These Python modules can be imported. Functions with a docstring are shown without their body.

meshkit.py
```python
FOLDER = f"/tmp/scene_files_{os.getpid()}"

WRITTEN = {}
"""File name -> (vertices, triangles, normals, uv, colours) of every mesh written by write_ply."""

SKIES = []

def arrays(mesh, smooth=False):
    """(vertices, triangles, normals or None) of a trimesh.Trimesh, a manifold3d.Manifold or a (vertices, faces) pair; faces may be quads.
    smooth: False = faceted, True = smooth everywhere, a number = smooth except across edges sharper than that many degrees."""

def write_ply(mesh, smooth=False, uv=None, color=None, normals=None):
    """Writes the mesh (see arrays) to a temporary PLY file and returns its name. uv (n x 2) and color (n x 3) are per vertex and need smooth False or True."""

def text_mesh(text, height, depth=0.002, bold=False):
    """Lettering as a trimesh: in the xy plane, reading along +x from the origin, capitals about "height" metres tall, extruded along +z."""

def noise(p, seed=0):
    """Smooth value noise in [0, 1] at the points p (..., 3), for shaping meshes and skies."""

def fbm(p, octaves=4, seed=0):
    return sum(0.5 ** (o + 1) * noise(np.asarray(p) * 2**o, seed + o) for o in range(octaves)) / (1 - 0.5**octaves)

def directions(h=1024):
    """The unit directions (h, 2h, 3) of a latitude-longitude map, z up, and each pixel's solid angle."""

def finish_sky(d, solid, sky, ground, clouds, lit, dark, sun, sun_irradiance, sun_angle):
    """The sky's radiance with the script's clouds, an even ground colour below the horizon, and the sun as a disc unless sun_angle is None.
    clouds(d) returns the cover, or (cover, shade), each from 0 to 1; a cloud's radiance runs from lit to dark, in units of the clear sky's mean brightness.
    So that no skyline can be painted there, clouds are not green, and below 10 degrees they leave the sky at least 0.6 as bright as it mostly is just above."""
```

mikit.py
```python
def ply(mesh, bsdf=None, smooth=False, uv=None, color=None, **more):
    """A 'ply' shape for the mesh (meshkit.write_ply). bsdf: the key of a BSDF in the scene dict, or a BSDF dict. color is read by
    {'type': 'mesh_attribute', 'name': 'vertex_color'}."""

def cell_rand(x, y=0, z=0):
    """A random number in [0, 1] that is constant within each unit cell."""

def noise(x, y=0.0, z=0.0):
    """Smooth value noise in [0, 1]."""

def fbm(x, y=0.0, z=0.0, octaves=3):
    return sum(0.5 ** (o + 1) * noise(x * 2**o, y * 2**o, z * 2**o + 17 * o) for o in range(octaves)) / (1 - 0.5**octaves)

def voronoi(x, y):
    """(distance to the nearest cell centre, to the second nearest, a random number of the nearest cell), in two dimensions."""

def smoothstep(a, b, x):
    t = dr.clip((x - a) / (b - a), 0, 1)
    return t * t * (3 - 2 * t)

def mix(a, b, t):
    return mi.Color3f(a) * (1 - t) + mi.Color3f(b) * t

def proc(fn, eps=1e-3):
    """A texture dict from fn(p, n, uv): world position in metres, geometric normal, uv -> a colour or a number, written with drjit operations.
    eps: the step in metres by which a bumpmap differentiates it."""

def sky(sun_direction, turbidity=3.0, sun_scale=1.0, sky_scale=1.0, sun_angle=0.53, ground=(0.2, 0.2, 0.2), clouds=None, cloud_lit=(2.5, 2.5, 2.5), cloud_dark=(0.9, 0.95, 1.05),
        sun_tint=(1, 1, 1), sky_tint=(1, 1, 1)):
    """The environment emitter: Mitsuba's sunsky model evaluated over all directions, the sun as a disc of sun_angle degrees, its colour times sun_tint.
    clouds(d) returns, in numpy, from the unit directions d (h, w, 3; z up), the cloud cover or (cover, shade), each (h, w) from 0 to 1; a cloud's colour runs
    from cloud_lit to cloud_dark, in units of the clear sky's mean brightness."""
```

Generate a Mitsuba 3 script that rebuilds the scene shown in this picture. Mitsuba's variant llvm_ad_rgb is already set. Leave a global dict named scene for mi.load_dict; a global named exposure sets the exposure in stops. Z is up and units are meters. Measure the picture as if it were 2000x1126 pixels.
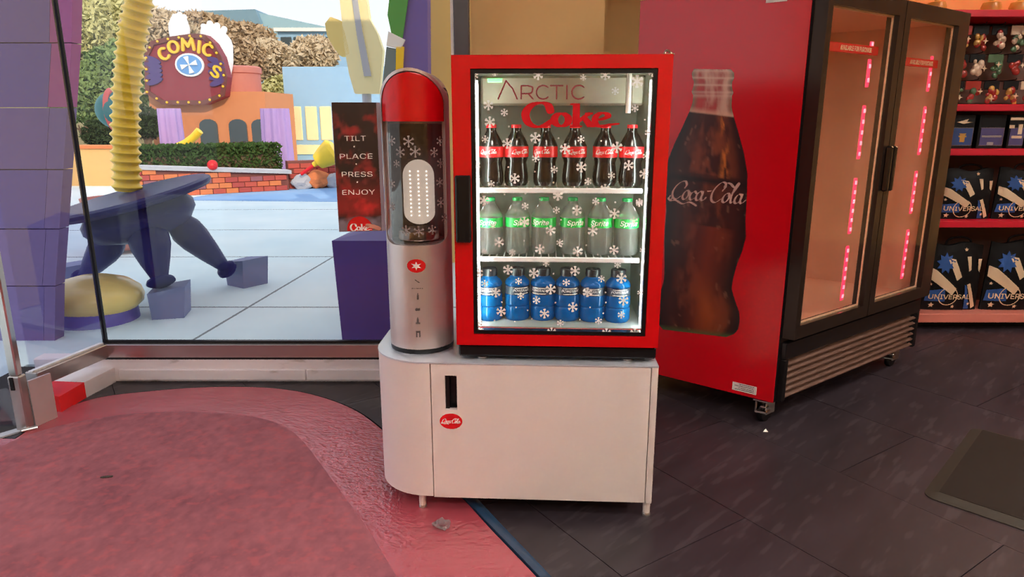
import math, random
import numpy as np, trimesh, drjit as dr, mitsuba as mi, mikit, meshkit
import manifold3d as m3
from shapely.geometry import Polygon, LineString, Point, box as sbox
from shapely.ops import unary_union
from shapely import affinity

# ------------------------------------------------------------------ camera, sky, lights, exposure
F, PITCH, H = 1356.0, 0.2442, 1.45
T4 = mi.ScalarTransform4f
scene, labels = {}, {}
exposure = 0.0
scene['camera'] = {'type': 'perspective', 'fov': math.degrees(2 * math.atan(1000 / F)), 'fov_axis': 'x', 'near_clip': 0.05, 'far_clip': 500.0,
                   'to_world': T4().look_at(origin=[0, 0, H], target=[0, math.cos(PITCH), H - math.sin(PITCH)], up=[0, 0, 1])}


def cloud_cover(d):
    n = meshkit.fbm(d * 3.0, 4, 5)
    return np.clip(0.86 + 0.3 * (n - 0.5), 0, 1), np.clip(0.35 * (n - 0.35), 0, 1)


scene['sky'] = mikit.sky((0.36, -0.84, 0.44), turbidity=4.0, sun_scale=0.3, sky_scale=1.0, ground=(0.3, 0.3, 0.3), clouds=cloud_cover,
                         cloud_lit=(1.9, 1.9, 1.9), cloud_dark=(1.2, 1.25, 1.35))
SKY_SCALE = 7.3
scene['sky']['scale'] = SKY_SCALE
WARM = (1.0, 0.93, 0.81)
CEILING_LIGHTS = [(0.3, 0.7, 2.1), (-0.9, -0.6, 2.0), (1.0, -0.9, 2.0), (2.4, 1.2, 1.7), (3.7, 3.0, 3.2), (4.6, 0.6, 2.0), (2.6, -1.2, 1.5)]   # x, y, radiance

# ------------------------------------------------------------------ geometry helpers
_c, _s = math.cos(PITCH), math.sin(PITCH)
FW, UP, RT = np.array([0, _c, -_s]), np.array([0, _s, _c]), np.array([1.0, 0, 0])
EYE = np.array([0, 0, H])


def ray(u, v):
    return FW + RT * ((u - 1000) / F) - UP * ((v - 563) / F)


def at(u, v, Y):            # the point seen there at depth Y
    d = ray(u, v)
    return EYE + d * (Y / d[1])


def gz(u, v, z=0.0):        # the point seen there at height z
    d = ray(u, v)
    return EYE + d * ((z - H) / d[2])


def on(u, v, p0, n):        # the point seen there on a plane
    d = ray(u, v)
    return EYE + d * (np.dot(np.asarray(p0) - EYE, n) / np.dot(d, n))


def lin(*c):
    c = np.array(c, float) / 255
    return tuple(float(x) for x in np.where(c < 0.04045, c / 12.92, ((c + 0.055) / 1.055) ** 2.4))


def TM(v, f):
    return trimesh.Trimesh(np.asarray(v, float), np.asarray(f, int), process=False)


def man(m):
    q = m.to_mesh()
    return TM(q.vert_properties[:, :3], q.tri_verts)


def cat(*ms):
    return trimesh.util.concatenate([m for m in ms])


def xf(mesh, M):
    m = mesh.copy()
    m.apply_transform(M)
    return m


def mat4(o=(0, 0, 0), x=(1, 0, 0), y=(0, 1, 0), z=(0, 0, 1)):
    M = np.eye(4)
    M[:3, 0], M[:3, 1], M[:3, 2], M[:3, 3] = x, y, z, o
    return M


def rotz(a, o=(0, 0, 0)):
    c, s = math.cos(a), math.sin(a)
    return mat4(o, (c, s, 0), (-s, c, 0))


def bx(x0, x1, y0, y1, z0, z1, ch=0.0):
    ch = min(ch, 0.45 * min(x1 - x0, y1 - y0, z1 - z0))
    if ch <= 0:
        b = trimesh.creation.box([x1 - x0, y1 - y0, z1 - z0])
        b.apply_translation([(x0 + x1) / 2, (y0 + y1) / 2, (z0 + z1) / 2])
        return b
    P = []
    for k in range(3):
        lo, hi = [x0 + ch, y0 + ch, z0 + ch], [x1 - ch, y1 - ch, z1 - ch]
        lo[k] -= ch
        hi[k] += ch
        P += [[(lo, hi)[a][0], (lo, hi)[b][1], (lo, hi)[c][2]] for a in (0, 1) for b in (0, 1) for c in (0, 1)]
    return man(m3.Manifold.hull_points(np.array(P)))


def lathe(prof, n=32):
    """profile of (radius, z), bottom to top; closed where the radius is 0."""
    a = np.linspace(0, 2 * np.pi, n, endpoint=False)
    v, f = [], []
    for r, z in prof:
        v.append(np.stack([r * np.cos(a), r * np.sin(a), a * 0 + z], 1))
    v = np.vstack(v)
    i = np.arange(n)
    for k in range(len(prof) - 1):
        A, B = k * n + i, k * n + (i + 1) % n
        f += [np.stack([A, B, B + n], 1), np.stack([A, B + n, A + n], 1)]
    m = TM(v, np.vstack(f))
    m.merge_vertices()
    m.update_faces(m.nondegenerate_faces())
    return m


def smoothpts(P, n=12):
    P = np.asarray(P, float)
    Q = np.vstack([2 * P[0] - P[1], P, 2 * P[-1] - P[-2]])
    out = []
    for i in range(1, len(Q) - 2):
        p0, p1, p2, p3 = Q[i - 1:i + 3]
        for t in np.linspace(0, 1, n, endpoint=False):
            out.append(0.5 * (2 * p1 + (p2 - p0) * t + (2 * p0 - 5 * p1 + 4 * p2 - p3) * t * t + (3 * p1 - p0 - 3 * p2 + p3) * t ** 3))
    out.append(P[-1])
    return np.array(out)


def tube(P, r, n=12):
    P = np.asarray(P, float)
    r = np.broadcast_to(r, len(P))
    t = np.gradient(P, axis=0)
    t /= np.linalg.norm(t, axis=1, keepdims=True)
    x = np.cross(t[0], [0.31, 0.9, 0.2])
    v = []
    a = np.linspace(0, 2 * np.pi, n, endpoint=False)
    for k in range(len(P)):
        x = x - t[k] * (x @ t[k])
        x /= np.linalg.norm(x)
        y = np.cross(t[k], x)
        v.append(P[k] + r[k] * (np.cos(a)[:, None] * x + np.sin(a)[:, None] * y))
    v = np.vstack(v + [P[:1], P[-1:]])
    i = np.arange(n)
    f = []
    for k in range(len(P) - 1):
        A, B = k * n + i, k * n + (i + 1) % n
        f += [np.stack([A, B, B + n], 1), np.stack([A, B + n, A + n], 1)]
    e, N = len(P) * n, (len(P) - 1) * n
    f += [np.stack([(i + 1) % n, i, i * 0 + e], 1), np.stack([N + i, N + (i + 1) % n, i * 0 + e + 1], 1)]
    return TM(v, np.vstack(f))


def extr(shape, d):
    """flat shape in xy, thickness along +z"""
    gs = [g for g in getattr(shape, 'geoms', [shape]) if g.geom_type == 'Polygon' and g.area > 1e-10]
    return cat(*[trimesh.creation.extrude_polygon(g, d, engine='earcut') for g in gs])


def pen(strokes, w0, w1, nib=0.0, n=8):
    """pen strokes with a broad nib: strokes across the nib angle are thick"""
    parts = []
    for S in strokes:
        P = smoothpts(S, n) if len(S) > 2 else np.asarray(S, float)
        if len(S) == 2:
            P = np.linspace(P[0], P[1], 4)
        for p, q in zip(P[:-1], P[1:]):
            d = q - p
            if np.hypot(*d) < 1e-9:
                continue
            w = w0 + (w1 - w0) * abs(math.sin(math.atan2(d[1], d[0]) - nib))
            parts.append(LineString([p, q]).buffer(w / 2, quad_segs=3))
    return unary_union(parts)


def ell(cx, cy, rx, ry, a0=0, a1=360, n=13, tilt=0):
    a = np.radians(np.linspace(a0, a1, n))
    x, y = rx * np.cos(a), ry * np.sin(a)
    return [(cx + p + tilt * q, cy + q) for p, q in zip(x, y)]


def star(n, r0, r1, rot=90):
    return Polygon([(r * math.cos(a), r * math.sin(a)) for k in range(2 * n) for r, a in [((r0, r1)[k % 2], math.radians(rot + k * 180 / n))]])


def flake(r, w):
    g = []
    for k in range(6):
        a = math.radians(90 + 60 * k)
        e = (r * math.cos(a), r * math.sin(a))
        g.append(LineString([(0, 0), e]).buffer(w / 2, cap_style='flat'))
        m = Point(0.86 * e[0], 0.86 * e[1])
        g.append(affinity.rotate(sbox(m.x - w * 1.0, m.y - w * 0.6, m.x + w * 1.0, m.y + w * 0.6), 60 * k, origin=m))
    return unary_union(g)


def coca_script():
    """the flowing script wordmark, letters as pen strokes, about 4.3 wide and 1 tall"""
    S = []
    C = lambda x: [(x + .72, .62), (x + .80, .80), (x + .70, .98), (x + .48, .95), (x + .22, .70), (x + .08, .36), (x + .14, .06), (x + .34, -.02), (x + .58, .16)]
    o = lambda x: ell(x + .19, .24, .15, .25, 100, 460, 13, .25)
    S += [C(0), [(.14, .06), (.02, -.10), (-.10, -.02), (-.02, .14)], [(.0, -.16), (.35, -.10), (.75, -.26), (1.15, -.14), (1.55, -.30)]]
    S += [o(.66), [(.92, .36), (1.02, .40), (1.12, .34)]]
    S += [[(1.42, .38), (1.33, .47), (1.16, .34), (1.10, .12), (1.20, -.01), (1.42, .14)]]
    S += [o(1.42), [(1.80, .48), (1.74, .20), (1.78, .02), (1.92, .06), (2.0, .18)]]
    S += [[(2.02, .52), (2.22, .56)]]
    S += [[(x + 2.2, y) for x, y in [(.62, .60), (.74, .84), (.66, 1.04), (.46, 1.02), (.22, .74), (.08, .36), (.14, .04), (.36, -.04), (.62, .16)]]]
    S += [[(2.86, .80), (2.98, 1.02), (3.2, .98), (3.36, .84), (3.56, .96)]]
    S += [o(2.88), [(3.12, .34), (3.26, .40)]]
    S += [[(3.26, .30), (3.46, .66), (3.60, .98), (3.54, 1.04), (3.44, .80), (3.34, .34), (3.36, .02), (3.50, .08)]]
    S += [o(3.52), [(3.90, .48), (3.84, .20), (3.88, .02), (4.0, .06), (4.12, .2)]]
    g = pen(S, .045, .15, .55, 6)
    return affinity.skew(g, 8, 0, origin=(0, 0))


def coke_word():
    S_C = pen([[(.84, .66), (.76, .90), (.56, .99), (.30, .92), (.12, .70), (.08, .44), (.18, .16), (.40, .02), (.64, .06), (.88, .24)]], .07, .26, 0, 8)
    S_o = pen([ell(1.18, .30, .22, .25, 60, 420, 15)], .07, .235, 0, 8)
    k = unary_union([sbox(1.52, .02, 1.74, .96), sbox(1.44, .90, 1.74, .97), sbox(1.45, 0, 1.82, .07), pen([[(1.72, .26), (1.88, .42), (2.02, .55)]], .12, .14), sbox(1.90, .52, 2.14, .60),
                     Polygon([(1.76, .40), (1.98, .40), (2.22, .06), (2.22, 0), (1.98, 0)])])
    e = pen([[(2.24, .30), (2.44, .34), (2.60, .45), (2.54, .55), (2.38, .57), (2.24, .45), (2.20, .26), (2.28, .08), (2.46, .03), (2.66, .10), (2.92, .14)]], .07, .20, 0, 8)
    return unary_union([S_C, S_o, k, e])


# ------------------------------------------------------------------ object helpers
used = {}


def num(key):
    n = used.get(key, -1) + 1
    used[key] = n
    return key if n == 0 else f'{key}_{n:03d}'


def tag(key, label=None, cat_=None, group=None, kind=None):
    d = labels.setdefault(key, {})
    for k, v in (('label', label), ('category', cat_), ('group', group), ('kind', kind)):
        if v:
            d[k] = v


def put(key, mesh, mat, label=None, cat_=None, group=None, kind=None, smooth=False, color=None, **more):
    """ONE shape entry under a free number; mesh may be a shape dict that is reused"""
    key = num(key)
    shape = mikit.ply(mesh, mat, smooth, color=color, **more) if not isinstance(mesh, dict) else {**mesh, **more}
    scene[key] = shape
    if label or kind:
        tag(key, label, cat_, group, kind)
    return key


def thing(key, label, cat_, group=None):
    key = num(key)
    tag(key, label, cat_, group)
    return key


def struct(key, mesh, mat, label=None, smooth=False):
    key = put(key, mesh, mat, smooth=smooth)
    tag(key, label, None, None, 'structure')
    return key


def W(M):
    return {'to_world': T4(M)}


# ------------------------------------------------------------------ materials
def rgb(c):
    return {'type': 'rgb', 'value': list(map(float, c))}


def two(d):
    return {'type': 'twosided', 'bsdf': d}


def mat(name, c, rough=0.5, metal=0.0, coat=0.0, spec=0.5, **k):
    scene[name] = two({'type': 'principled', 'base_color': c if isinstance(c, dict) else rgb(lin(*c)), 'roughness': rough, 'metallic': metal, 'clearcoat': coat, 'specular': spec, **k})
    return name


def emit(c, s):
    return {'type': 'area', 'radiance': rgb([x * s for x in c])}


mat('m_white_panel', (226, 214, 212), 0.32)
mat('m_red_gloss', (196, 4, 16), 0.25, spec=0.4)
mat('m_red_side', (176, 2, 18), 0.22, spec=0.6)
mat('m_black', (10, 9, 12), 0.32, spec=0.25)
mat('m_black_gloss', (10, 9, 12), 0.15)
mat('m_black_matt', (16, 15, 17), 0.7)
mat('m_silver', (206, 194, 194), 0.34, metal=0.6)
mat('m_chrome', (205, 200, 198), 0.14, metal=1.0)
mat('m_steel', (176, 168, 166), 0.22, metal=0.9)
mat('m_dark_liner', (82, 74, 74), 0.4)
mat('m_grey_liner', (138, 146, 136), 0.5)
mat('m_cream_liner', (214, 206, 186), 0.5)
mat('m_white', (238, 238, 235), 0.5)
mat('m_flake', (240, 238, 236), 0.6)
mat('m_flake_dim', (140, 132, 132), 0.6)
mat('m_logo_red', (205, 14, 26), 0.35)
mat('m_arctic', (110, 14, 26), 0.4)
mat('m_led_panel', (186, 178, 164), 0.5)
mat('m_icon', (70, 62, 64), 0.5)
mat('m_bronze', (40, 31, 28), 0.22, metal=0.5)
mat('m_cooler_wall', (214, 164, 134), 0.4)
mat('m_tan_wall', (228, 186, 126), 0.8)
mat('m_yellow_wall', (238, 206, 130), 0.7)
mat('m_shadow_tan', (168, 122, 62), 0.8)
mat('m_dark_post', (44, 36, 46), 0.4)
mat('m_curb', mikit.proc(lambda p, n, uv: mikit.mix(lin(226, 220, 222), lin(150, 140, 130), mikit.smoothstep(.66, .95, mikit.fbm(p.x * 9, p.y * 9, p.z * 16, 4)))), 0.6)
mat('m_curb_red', (214, 28, 30), 0.35)
mat('m_shelf_red', (206, 28, 52), 0.4)
mat('m_shelf_pink', (226, 130, 116), 0.5)
mat('m_shelf_back', (66, 50, 44), 0.8)
mat('m_peg', (78, 56, 48), 0.8)
mat('m_cream', (232, 200, 168), 0.7)
mat('m_bag_blue', (24, 62, 122), 0.7)
mat('m_bag_black', (7, 7, 10), 0.6, spec=0.15)
mat('m_box_blue', (42, 70, 128), 0.4)
mat('m_box_violet', (56, 52, 92), 0.3)
mat('m_mat_black', (26, 18, 14), 0.7, spec=0.2)
mat('m_mat_edge', (40, 34, 28), 0.6, spec=0.3)
mat('m_cap_red', (214, 20, 30), 0.35)
mat('m_cap_green', (20, 160, 78), 0.35)
mat('m_cap_black', (20, 20, 26), 0.35)
mat('m_lab_red', (214, 22, 30), 0.4)
mat('m_lab_green', (24, 168, 66), 0.4)
mat('m_lab_dark', (40, 46, 60), 0.4)
mat('m_coke', (10, 4, 4), 0.16, spec=0.5)
scene['m_sprite'] = {'type': 'principled', 'base_color': rgb((.86, .92, .88)), 'roughness': 0.08, 'spec_trans': 0.85, 'eta': 1.15}
scene['m_blue_drink'] = {'type': 'principled', 'base_color': rgb(lin(10, 92, 170)), 'roughness': 0.12, 'spec_trans': 0.25, 'eta': 1.25}
scene['m_clear_plastic'] = {'type': 'principled', 'base_color': rgb((.55, .53, .55)), 'roughness': 0.08, 'spec_trans': 0.85, 'eta': 1.3}
scene['m_glass'] = {'type': 'thindielectric', 'int_ior': 1.5}
scene['m_glass_blue'] = {'type': 'thindielectric', 'int_ior': 1.36, 'specular_transmittance': rgb((.86, .90, .97))}
scene['m_glass_smoke'] = {'type': 'thindielectric', 'int_ior': 1.6, 'specular_transmittance': rgb((.60, .56, .56))}
scene['m_glass_left'] = {'type': 'thindielectric', 'int_ior': 1.8, 'specular_transmittance': rgb((.74, .76, .9))}
scene['m_vertex'] = two({'type': 'principled', 'base_color': {'type': 'mesh_attribute', 'name': 'vertex_color'}, 'roughness': 0.3, 'specular': 0.5})
scene['m_vertex_matt'] = two({'type': 'principled', 'base_color': {'type': 'mesh_attribute', 'name': 'vertex_color'}, 'roughness': 0.7})


def floor_tone(p, n, uv):
    q = mikit.fbm((p.x + p.y) * 1.6, (p.x - p.y) * 7, 0, 4)
    s = mikit.smoothstep(.60, .78, mikit.fbm((p.x + p.y) * 5, (p.x - p.y) * 26, 3, 3))
    return mikit.mix(mikit.mix(lin(27, 22, 26), lin(46, 38, 44), q), lin(84, 76, 80), s * .14)


scene['m_floor'] = two({'type': 'principled', 'base_color': mikit.proc(floor_tone), 'roughness': 0.42, 'specular': 0.3})
mat('m_floor_dark', (44, 46, 52), 0.5)
mat('m_joint', (26, 22, 25), 0.8)


def rug_tone(p, n, uv):
    q = mikit.fbm(p.x * 5, p.y * 5, 0, 4)
    s = mikit.fbm(p.x * 38, p.y * 26, 2, 3)
    r = mikit.smoothstep(.52, .75, mikit.fbm(p.x * 34 + 3, p.y * 44, 7, 4))
    return mikit.mix(mikit.mix(lin(100, 52, 64), lin(158, 92, 100), q * .6 + s * .5), lin(172, 76, 80), r * .32)


scene['m_rug'] = two({'type': 'bumpmap', 'tex': mikit.proc(lambda p, n, uv: mikit.fbm(p.x * 160, p.y * 160, 0, 2)), 'scale': 0.0012,
                      'bsdf': {'type': 'principled', 'base_color': mikit.proc(rug_tone), 'roughness': 0.8, 'specular': 0.3}})
scene['m_red_floor'] = two({'type': 'bumpmap', 'tex': mikit.proc(lambda p, n, uv: mikit.fbm(p.x * 85, p.y * 85, 0, 3)), 'scale': 0.0055,
                            'bsdf': {'type': 'principled', 'base_color': mikit.proc(lambda p, n, uv: mikit.mix(lin(138, 48, 60), lin(158, 66, 78), mikit.fbm(p.x * 4, p.y * 4, 1, 3))), 'roughness': 0.2, 'specular': 0.9, 'clearcoat': 1.0, 'clearcoat_gloss': 0.85}})
mat('m_blue_trim', (20, 46, 70), 0.4)
mat('m_pave', mikit.proc(lambda p, n, uv: mikit.mix(lin(186, 208, 216), lin(214, 226, 228), mikit.fbm(p.x * 1.1, p.y * 1.1, 0, 4))), 0.75)
mat('m_pave_blue', mikit.proc(lambda p, n, uv: mikit.mix(lin(92, 140, 196), lin(140, 172, 206), mikit.fbm(p.x * 1.3, p.y * 1.3, 0, 3))), 0.8)
mat('m_pave_joint', (120, 128, 132), 0.9)
mat('m_navy', (34, 32, 92), 0.3, spec=0.06)
mat('m_navy_foot', (112, 120, 156), 0.6)
mat('m_yellow', (244, 204, 50), 0.3)
mat('m_yellow_soft', (236, 208, 120), 0.22, coat=0.5)
mat('m_purple_box', (70, 52, 128), 0.4)
mat('m_purple_base', (104, 92, 170), 0.5)
mat('m_pink_pot', (190, 120, 110), 0.6)
mat('m_column_a', (122, 102, 150), 0.55)
mat('m_column_b', (112, 96, 152), 0.55)
mat('m_magenta', (176, 84, 140), 0.5)
mat('m_purple_pylon', (112, 96, 168), 0.6)
mat('m_pylon_green', (86, 158, 76), 0.6)
mat('m_pylon_grey', (112, 130, 134), 0.6)
mat('m_sign_red', (132, 38, 54), 0.5)
mat('m_sign_rim', (104, 52, 48), 0.5)
mat('m_sign_purple', (72, 56, 116), 0.5)
mat('m_letter_yellow', (236, 188, 52), 0.5)
mat('m_fan_blue', (96, 150, 210), 0.4)
mat('m_glove', (246, 246, 248), 0.6)
mat('m_tan_build', (220, 178, 116), 0.8)
mat('m_orange_build', (206, 134, 92), 0.8)
mat('m_blue_build', (150, 190, 222), 0.8)
mat('m_teal_build', (150, 184, 196), 0.8)
mat('m_roof', (118, 150, 168), 0.8)
mat('m_window_dark', (70, 84, 90), 0.3)
mat('m_drape', (176, 148, 208), 0.7)
mat('m_pale_yellow', (240, 230, 180), 0.7)
mat('m_coping', (176, 180, 190), 0.8)
mat('m_mortar', (120, 70, 66), 0.9)
BRICKS = [mat(f'm_brick_{k}', c, 0.85) for k, c in enumerate([(204, 104, 72), (186, 82, 72), (146, 92, 102), (212, 124, 78), (172, 74, 72)])]
for nm, c in (('m_leaf_green', (128, 150, 96)), ('m_leaf_olive', (196, 194, 140)), ('m_leaf_brown', (186, 164, 136)), ('m_leaf_tan', (208, 192, 166)), ('m_leaf_hedge', (62, 88, 48)), ('m_leaf_dark', (60, 76, 52))):
    scene[nm] = two({'type': 'diffuse', 'reflectance': rgb(lin(*c))})
mat('m_bark', (110, 92, 76), 0.9)
mat('m_hill', (130, 122, 92), 0.95)
mat('m_teal', (60, 120, 120), 0.5)
mat('m_coral', (226, 104, 96), 0.5)
mat('m_litter', (60, 50, 46), 0.8)
mat('m_orange_panel', (236, 176, 112), 0.7)
mat('m_pack_red', (150, 40, 36), 0.35)
mat('m_pack_gold', (190, 140, 66), 0.35)
mat('m_pack_cream', (222, 190, 166), 0.4)
mat('m_pack_green', (52, 78, 52), 0.4)
mat('m_paper', (214, 206, 202), 0.6)
mat('m_print', (90, 80, 84), 0.6)

# ------------------------------------------------------------------ the room
YW = float(gz(228, 745)[1]) + .035                                                     # plane of the shop window
corner = at(207, 668, YW)                                     # window corner at the sill
zs = float(corner[2])
xr = float(at(888, 200, YW)[0])                               # right end of the glass
xcol0, xcol1 = float(at(919, 60, 3.80)[0]), float(at(1180, 60, 3.80)[0])
FLOOR_Z = 0.0

# floor slab and its tiles, laid diagonally
struct('floor', cat(bx(-2.95, 7.0, -3.3, 3.93, -0.14, -0.012), bx(0.4, 7.0, 3.93, 5.2, -0.14, -0.012)), 'm_joint')
ax_, bx_ = np.array([math.cos(-0.98), math.sin(-0.98)]), np.array([math.cos(0.59), math.sin(0.59)])
tile_base = gz(1640, 922)[:2]
pol_room = Polygon([(-2.55, 3.84), (-2.35, 3.1), (-2.55, 2.6), (-2.9, 2.0), (-2.9, -3.2), (6.9, -3.2), (6.9, 5.05), (0.45, 5.05), (0.45, 3.84)])

# red raised walkway and its inset mat: outlines on the ground
outer = [(30, 858), (60, 838), (110, 806), (190, 778), (290, 765), (400, 757), (500, 757), (575, 764), (640, 780), (695, 803), (740, 835), (790, 880), (850, 925), (905, 976), (960, 1036), (1046, 1126), (1120, 1210), (1300, 1420)]
inner = [(-250, 980), (0, 872), (60, 848), (130, 828), (200, 815), (280, 806), (360, 804), (440, 808), (510, 817), (560, 836), (592, 862), (625, 905), (665, 960), (710, 1020), (775, 1126), (860, 1260)]
O = smoothpts([gz(u, v, 0.0)[:2] for u, v in outer], 6)
I = smoothpts([gz(u, v, 0.004)[:2] for u, v in inner], 6)
walk = Polygon(list(O) + [(0.5, 0.8), (-2.4, 0.5), (-2.9, 2.0), (-2.5, 2.95)]).buffer(0)
rug = Polygon(list(I) + [(-0.1, 0.8), (-2.6, 0.6)]).buffer(0)
trim_in = LineString(list(O)[55:])
tiles_area = pol_room.difference(walk.buffer(0.012))
k = 0
L1, L2 = 1.22, 0.61
for i in range(-8, 9):
    for j in range(-8, 9):
        o = tile_base + ax_ * (i * L1 + (0.5 * L1 if j % 2 else 0)) + bx_ * (j * L2)
        q = Polygon([o + ax_ * .0012 + bx_ * .0012, o + ax_ * (L1 - .002) + bx_ * .0012, o + ax_ * (L1 - .002) + bx_ * (L2 - .002), o + ax_ * .0012 + bx_ * (L2 - .002)]).intersection(tiles_area)
        for g in getattr(q, 'geoms', [q]):
            if g.geom_type == 'Polygon' and g.area > 1e-4 and g.bounds[3] > -0.4:
                put('floor__tile', xf(extr(g, .012), mat4((0, 0, -.012 + .0004 * ((i * 3 + j) % 3)))), 'm_floor')
sub = pol_room.difference(Polygon([(-3, -.4), (7, -.4), (7, 6), (-3, 6)]))
put('floor__tile', xf(extr(sub.difference(walk), .012), mat4((0, 0, -.012))), 'm_floor')
put('walkway', xf(extr(walk.difference(rug), .016), mat4((0, 0, -.012))), 'm_red_floor', 'glossy red painted border curving around the dark red mat', 'walkway')
put('entrance_mat', xf(extr(rug, .018), mat4((0, 0, -.012))), 'm_rug', 'large dark red speckled entrance mat with rounded corner at lower left', 'mat')
tp = [gz(u, v, .004) for u, v in [(860, 928), (907, 974), (960, 1030), (1052, 1126), (1150, 1235), (1300, 1410)]]
tpo = [gz(u + 27, v, .004) for u, v in [(860, 928), (907, 974), (960, 1030), (1052, 1126), (1150, 1235), (1300, 1410)]]
tv = []
for p, q in zip(smoothpts(tp, 4), smoothpts(tpo, 4)):
    for t, z in ((0, -.012), (0, .010), (.35, .014), (.75, .010), (1, .002), (1, -.012)):
        tv.append([p[0] * (1 - t) + q[0] * t, p[1] * (1 - t) + q[1] * t, z])
nn = len(tv) // 6
tf = [[6 * a + b, 6 * a + b + 1, 6 * a + b + 7] for a in range(nn - 1) for b in range(5)] + [[6 * a + b, 6 * a + b + 7, 6 * a + b + 6] for a in range(nn - 1) for b in range(5)]
struct('trim_1', TM(tv, tf), 'm_blue_trim', smooth=40)

# window wall: curb, metal sill, glass
yc = float(gz(228, 745)[1])
zc = float(at(228, 700, yc)[2])
cl = gz(228, 745)                                             # inner corner of the curb
ce = gz(120, 806)                                              # near end of the left curb
rb = gz(169, 776)                                             # where the red paint starts
curb = bx(float(cl[0]) - .45, 0.5, yc, YW + .06, 0, zc, .006)
struct('baseboard_back', curb, 'm_curb')
for a, b in ((-2.2, -1.15), (-1.15, -0.1)):
    put('baseboard_back__board', bx(a + .003, b - .003, yc - .012, yc, 0.012, zc * .56, .004), 'm_curb')
dirl = (ce - cl)[:2] / np.linalg.norm((ce - cl)[:2])
nl = np.array([dirl[1], -dirl[0]])
if nl[0] > 0:
    nl = -nl
p0, p1, p2 = cl[:2], rb[:2], ce[:2]
zcl = .5 * float(at(228, 714, cl[1])[2] + at(117, 778, ce[1])[2])
wl = .30


def prism(pts, z0, z1):
    return xf(extr(Polygon(pts), z1 - z0), mat4((0, 0, z0)))


struct('baseboard_left', prism([p0 + dirl * .004, p1, p1 + nl * wl, p0 + nl * wl], 0, zcl), 'm_curb')
put('baseboard_left__painted_end', prism([p1, p2, p2 + nl * .11 - dirl * .04, p1 + nl * wl], 0, zcl * 1.01), 'm_curb_red', 'red painted end block')
# glass line on the left: from the corner towards the camera
gl_far = corner[:2]
gl_near = gz(62, 742, zs - .04)[:2]
gd = (gl_near - gl_far) / np.linalg.norm(gl_near - gl_far)
gn = np.array([gd[1], -gd[0]])
gL = float(np.linalg.norm(gl_near - gl_far))
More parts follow.
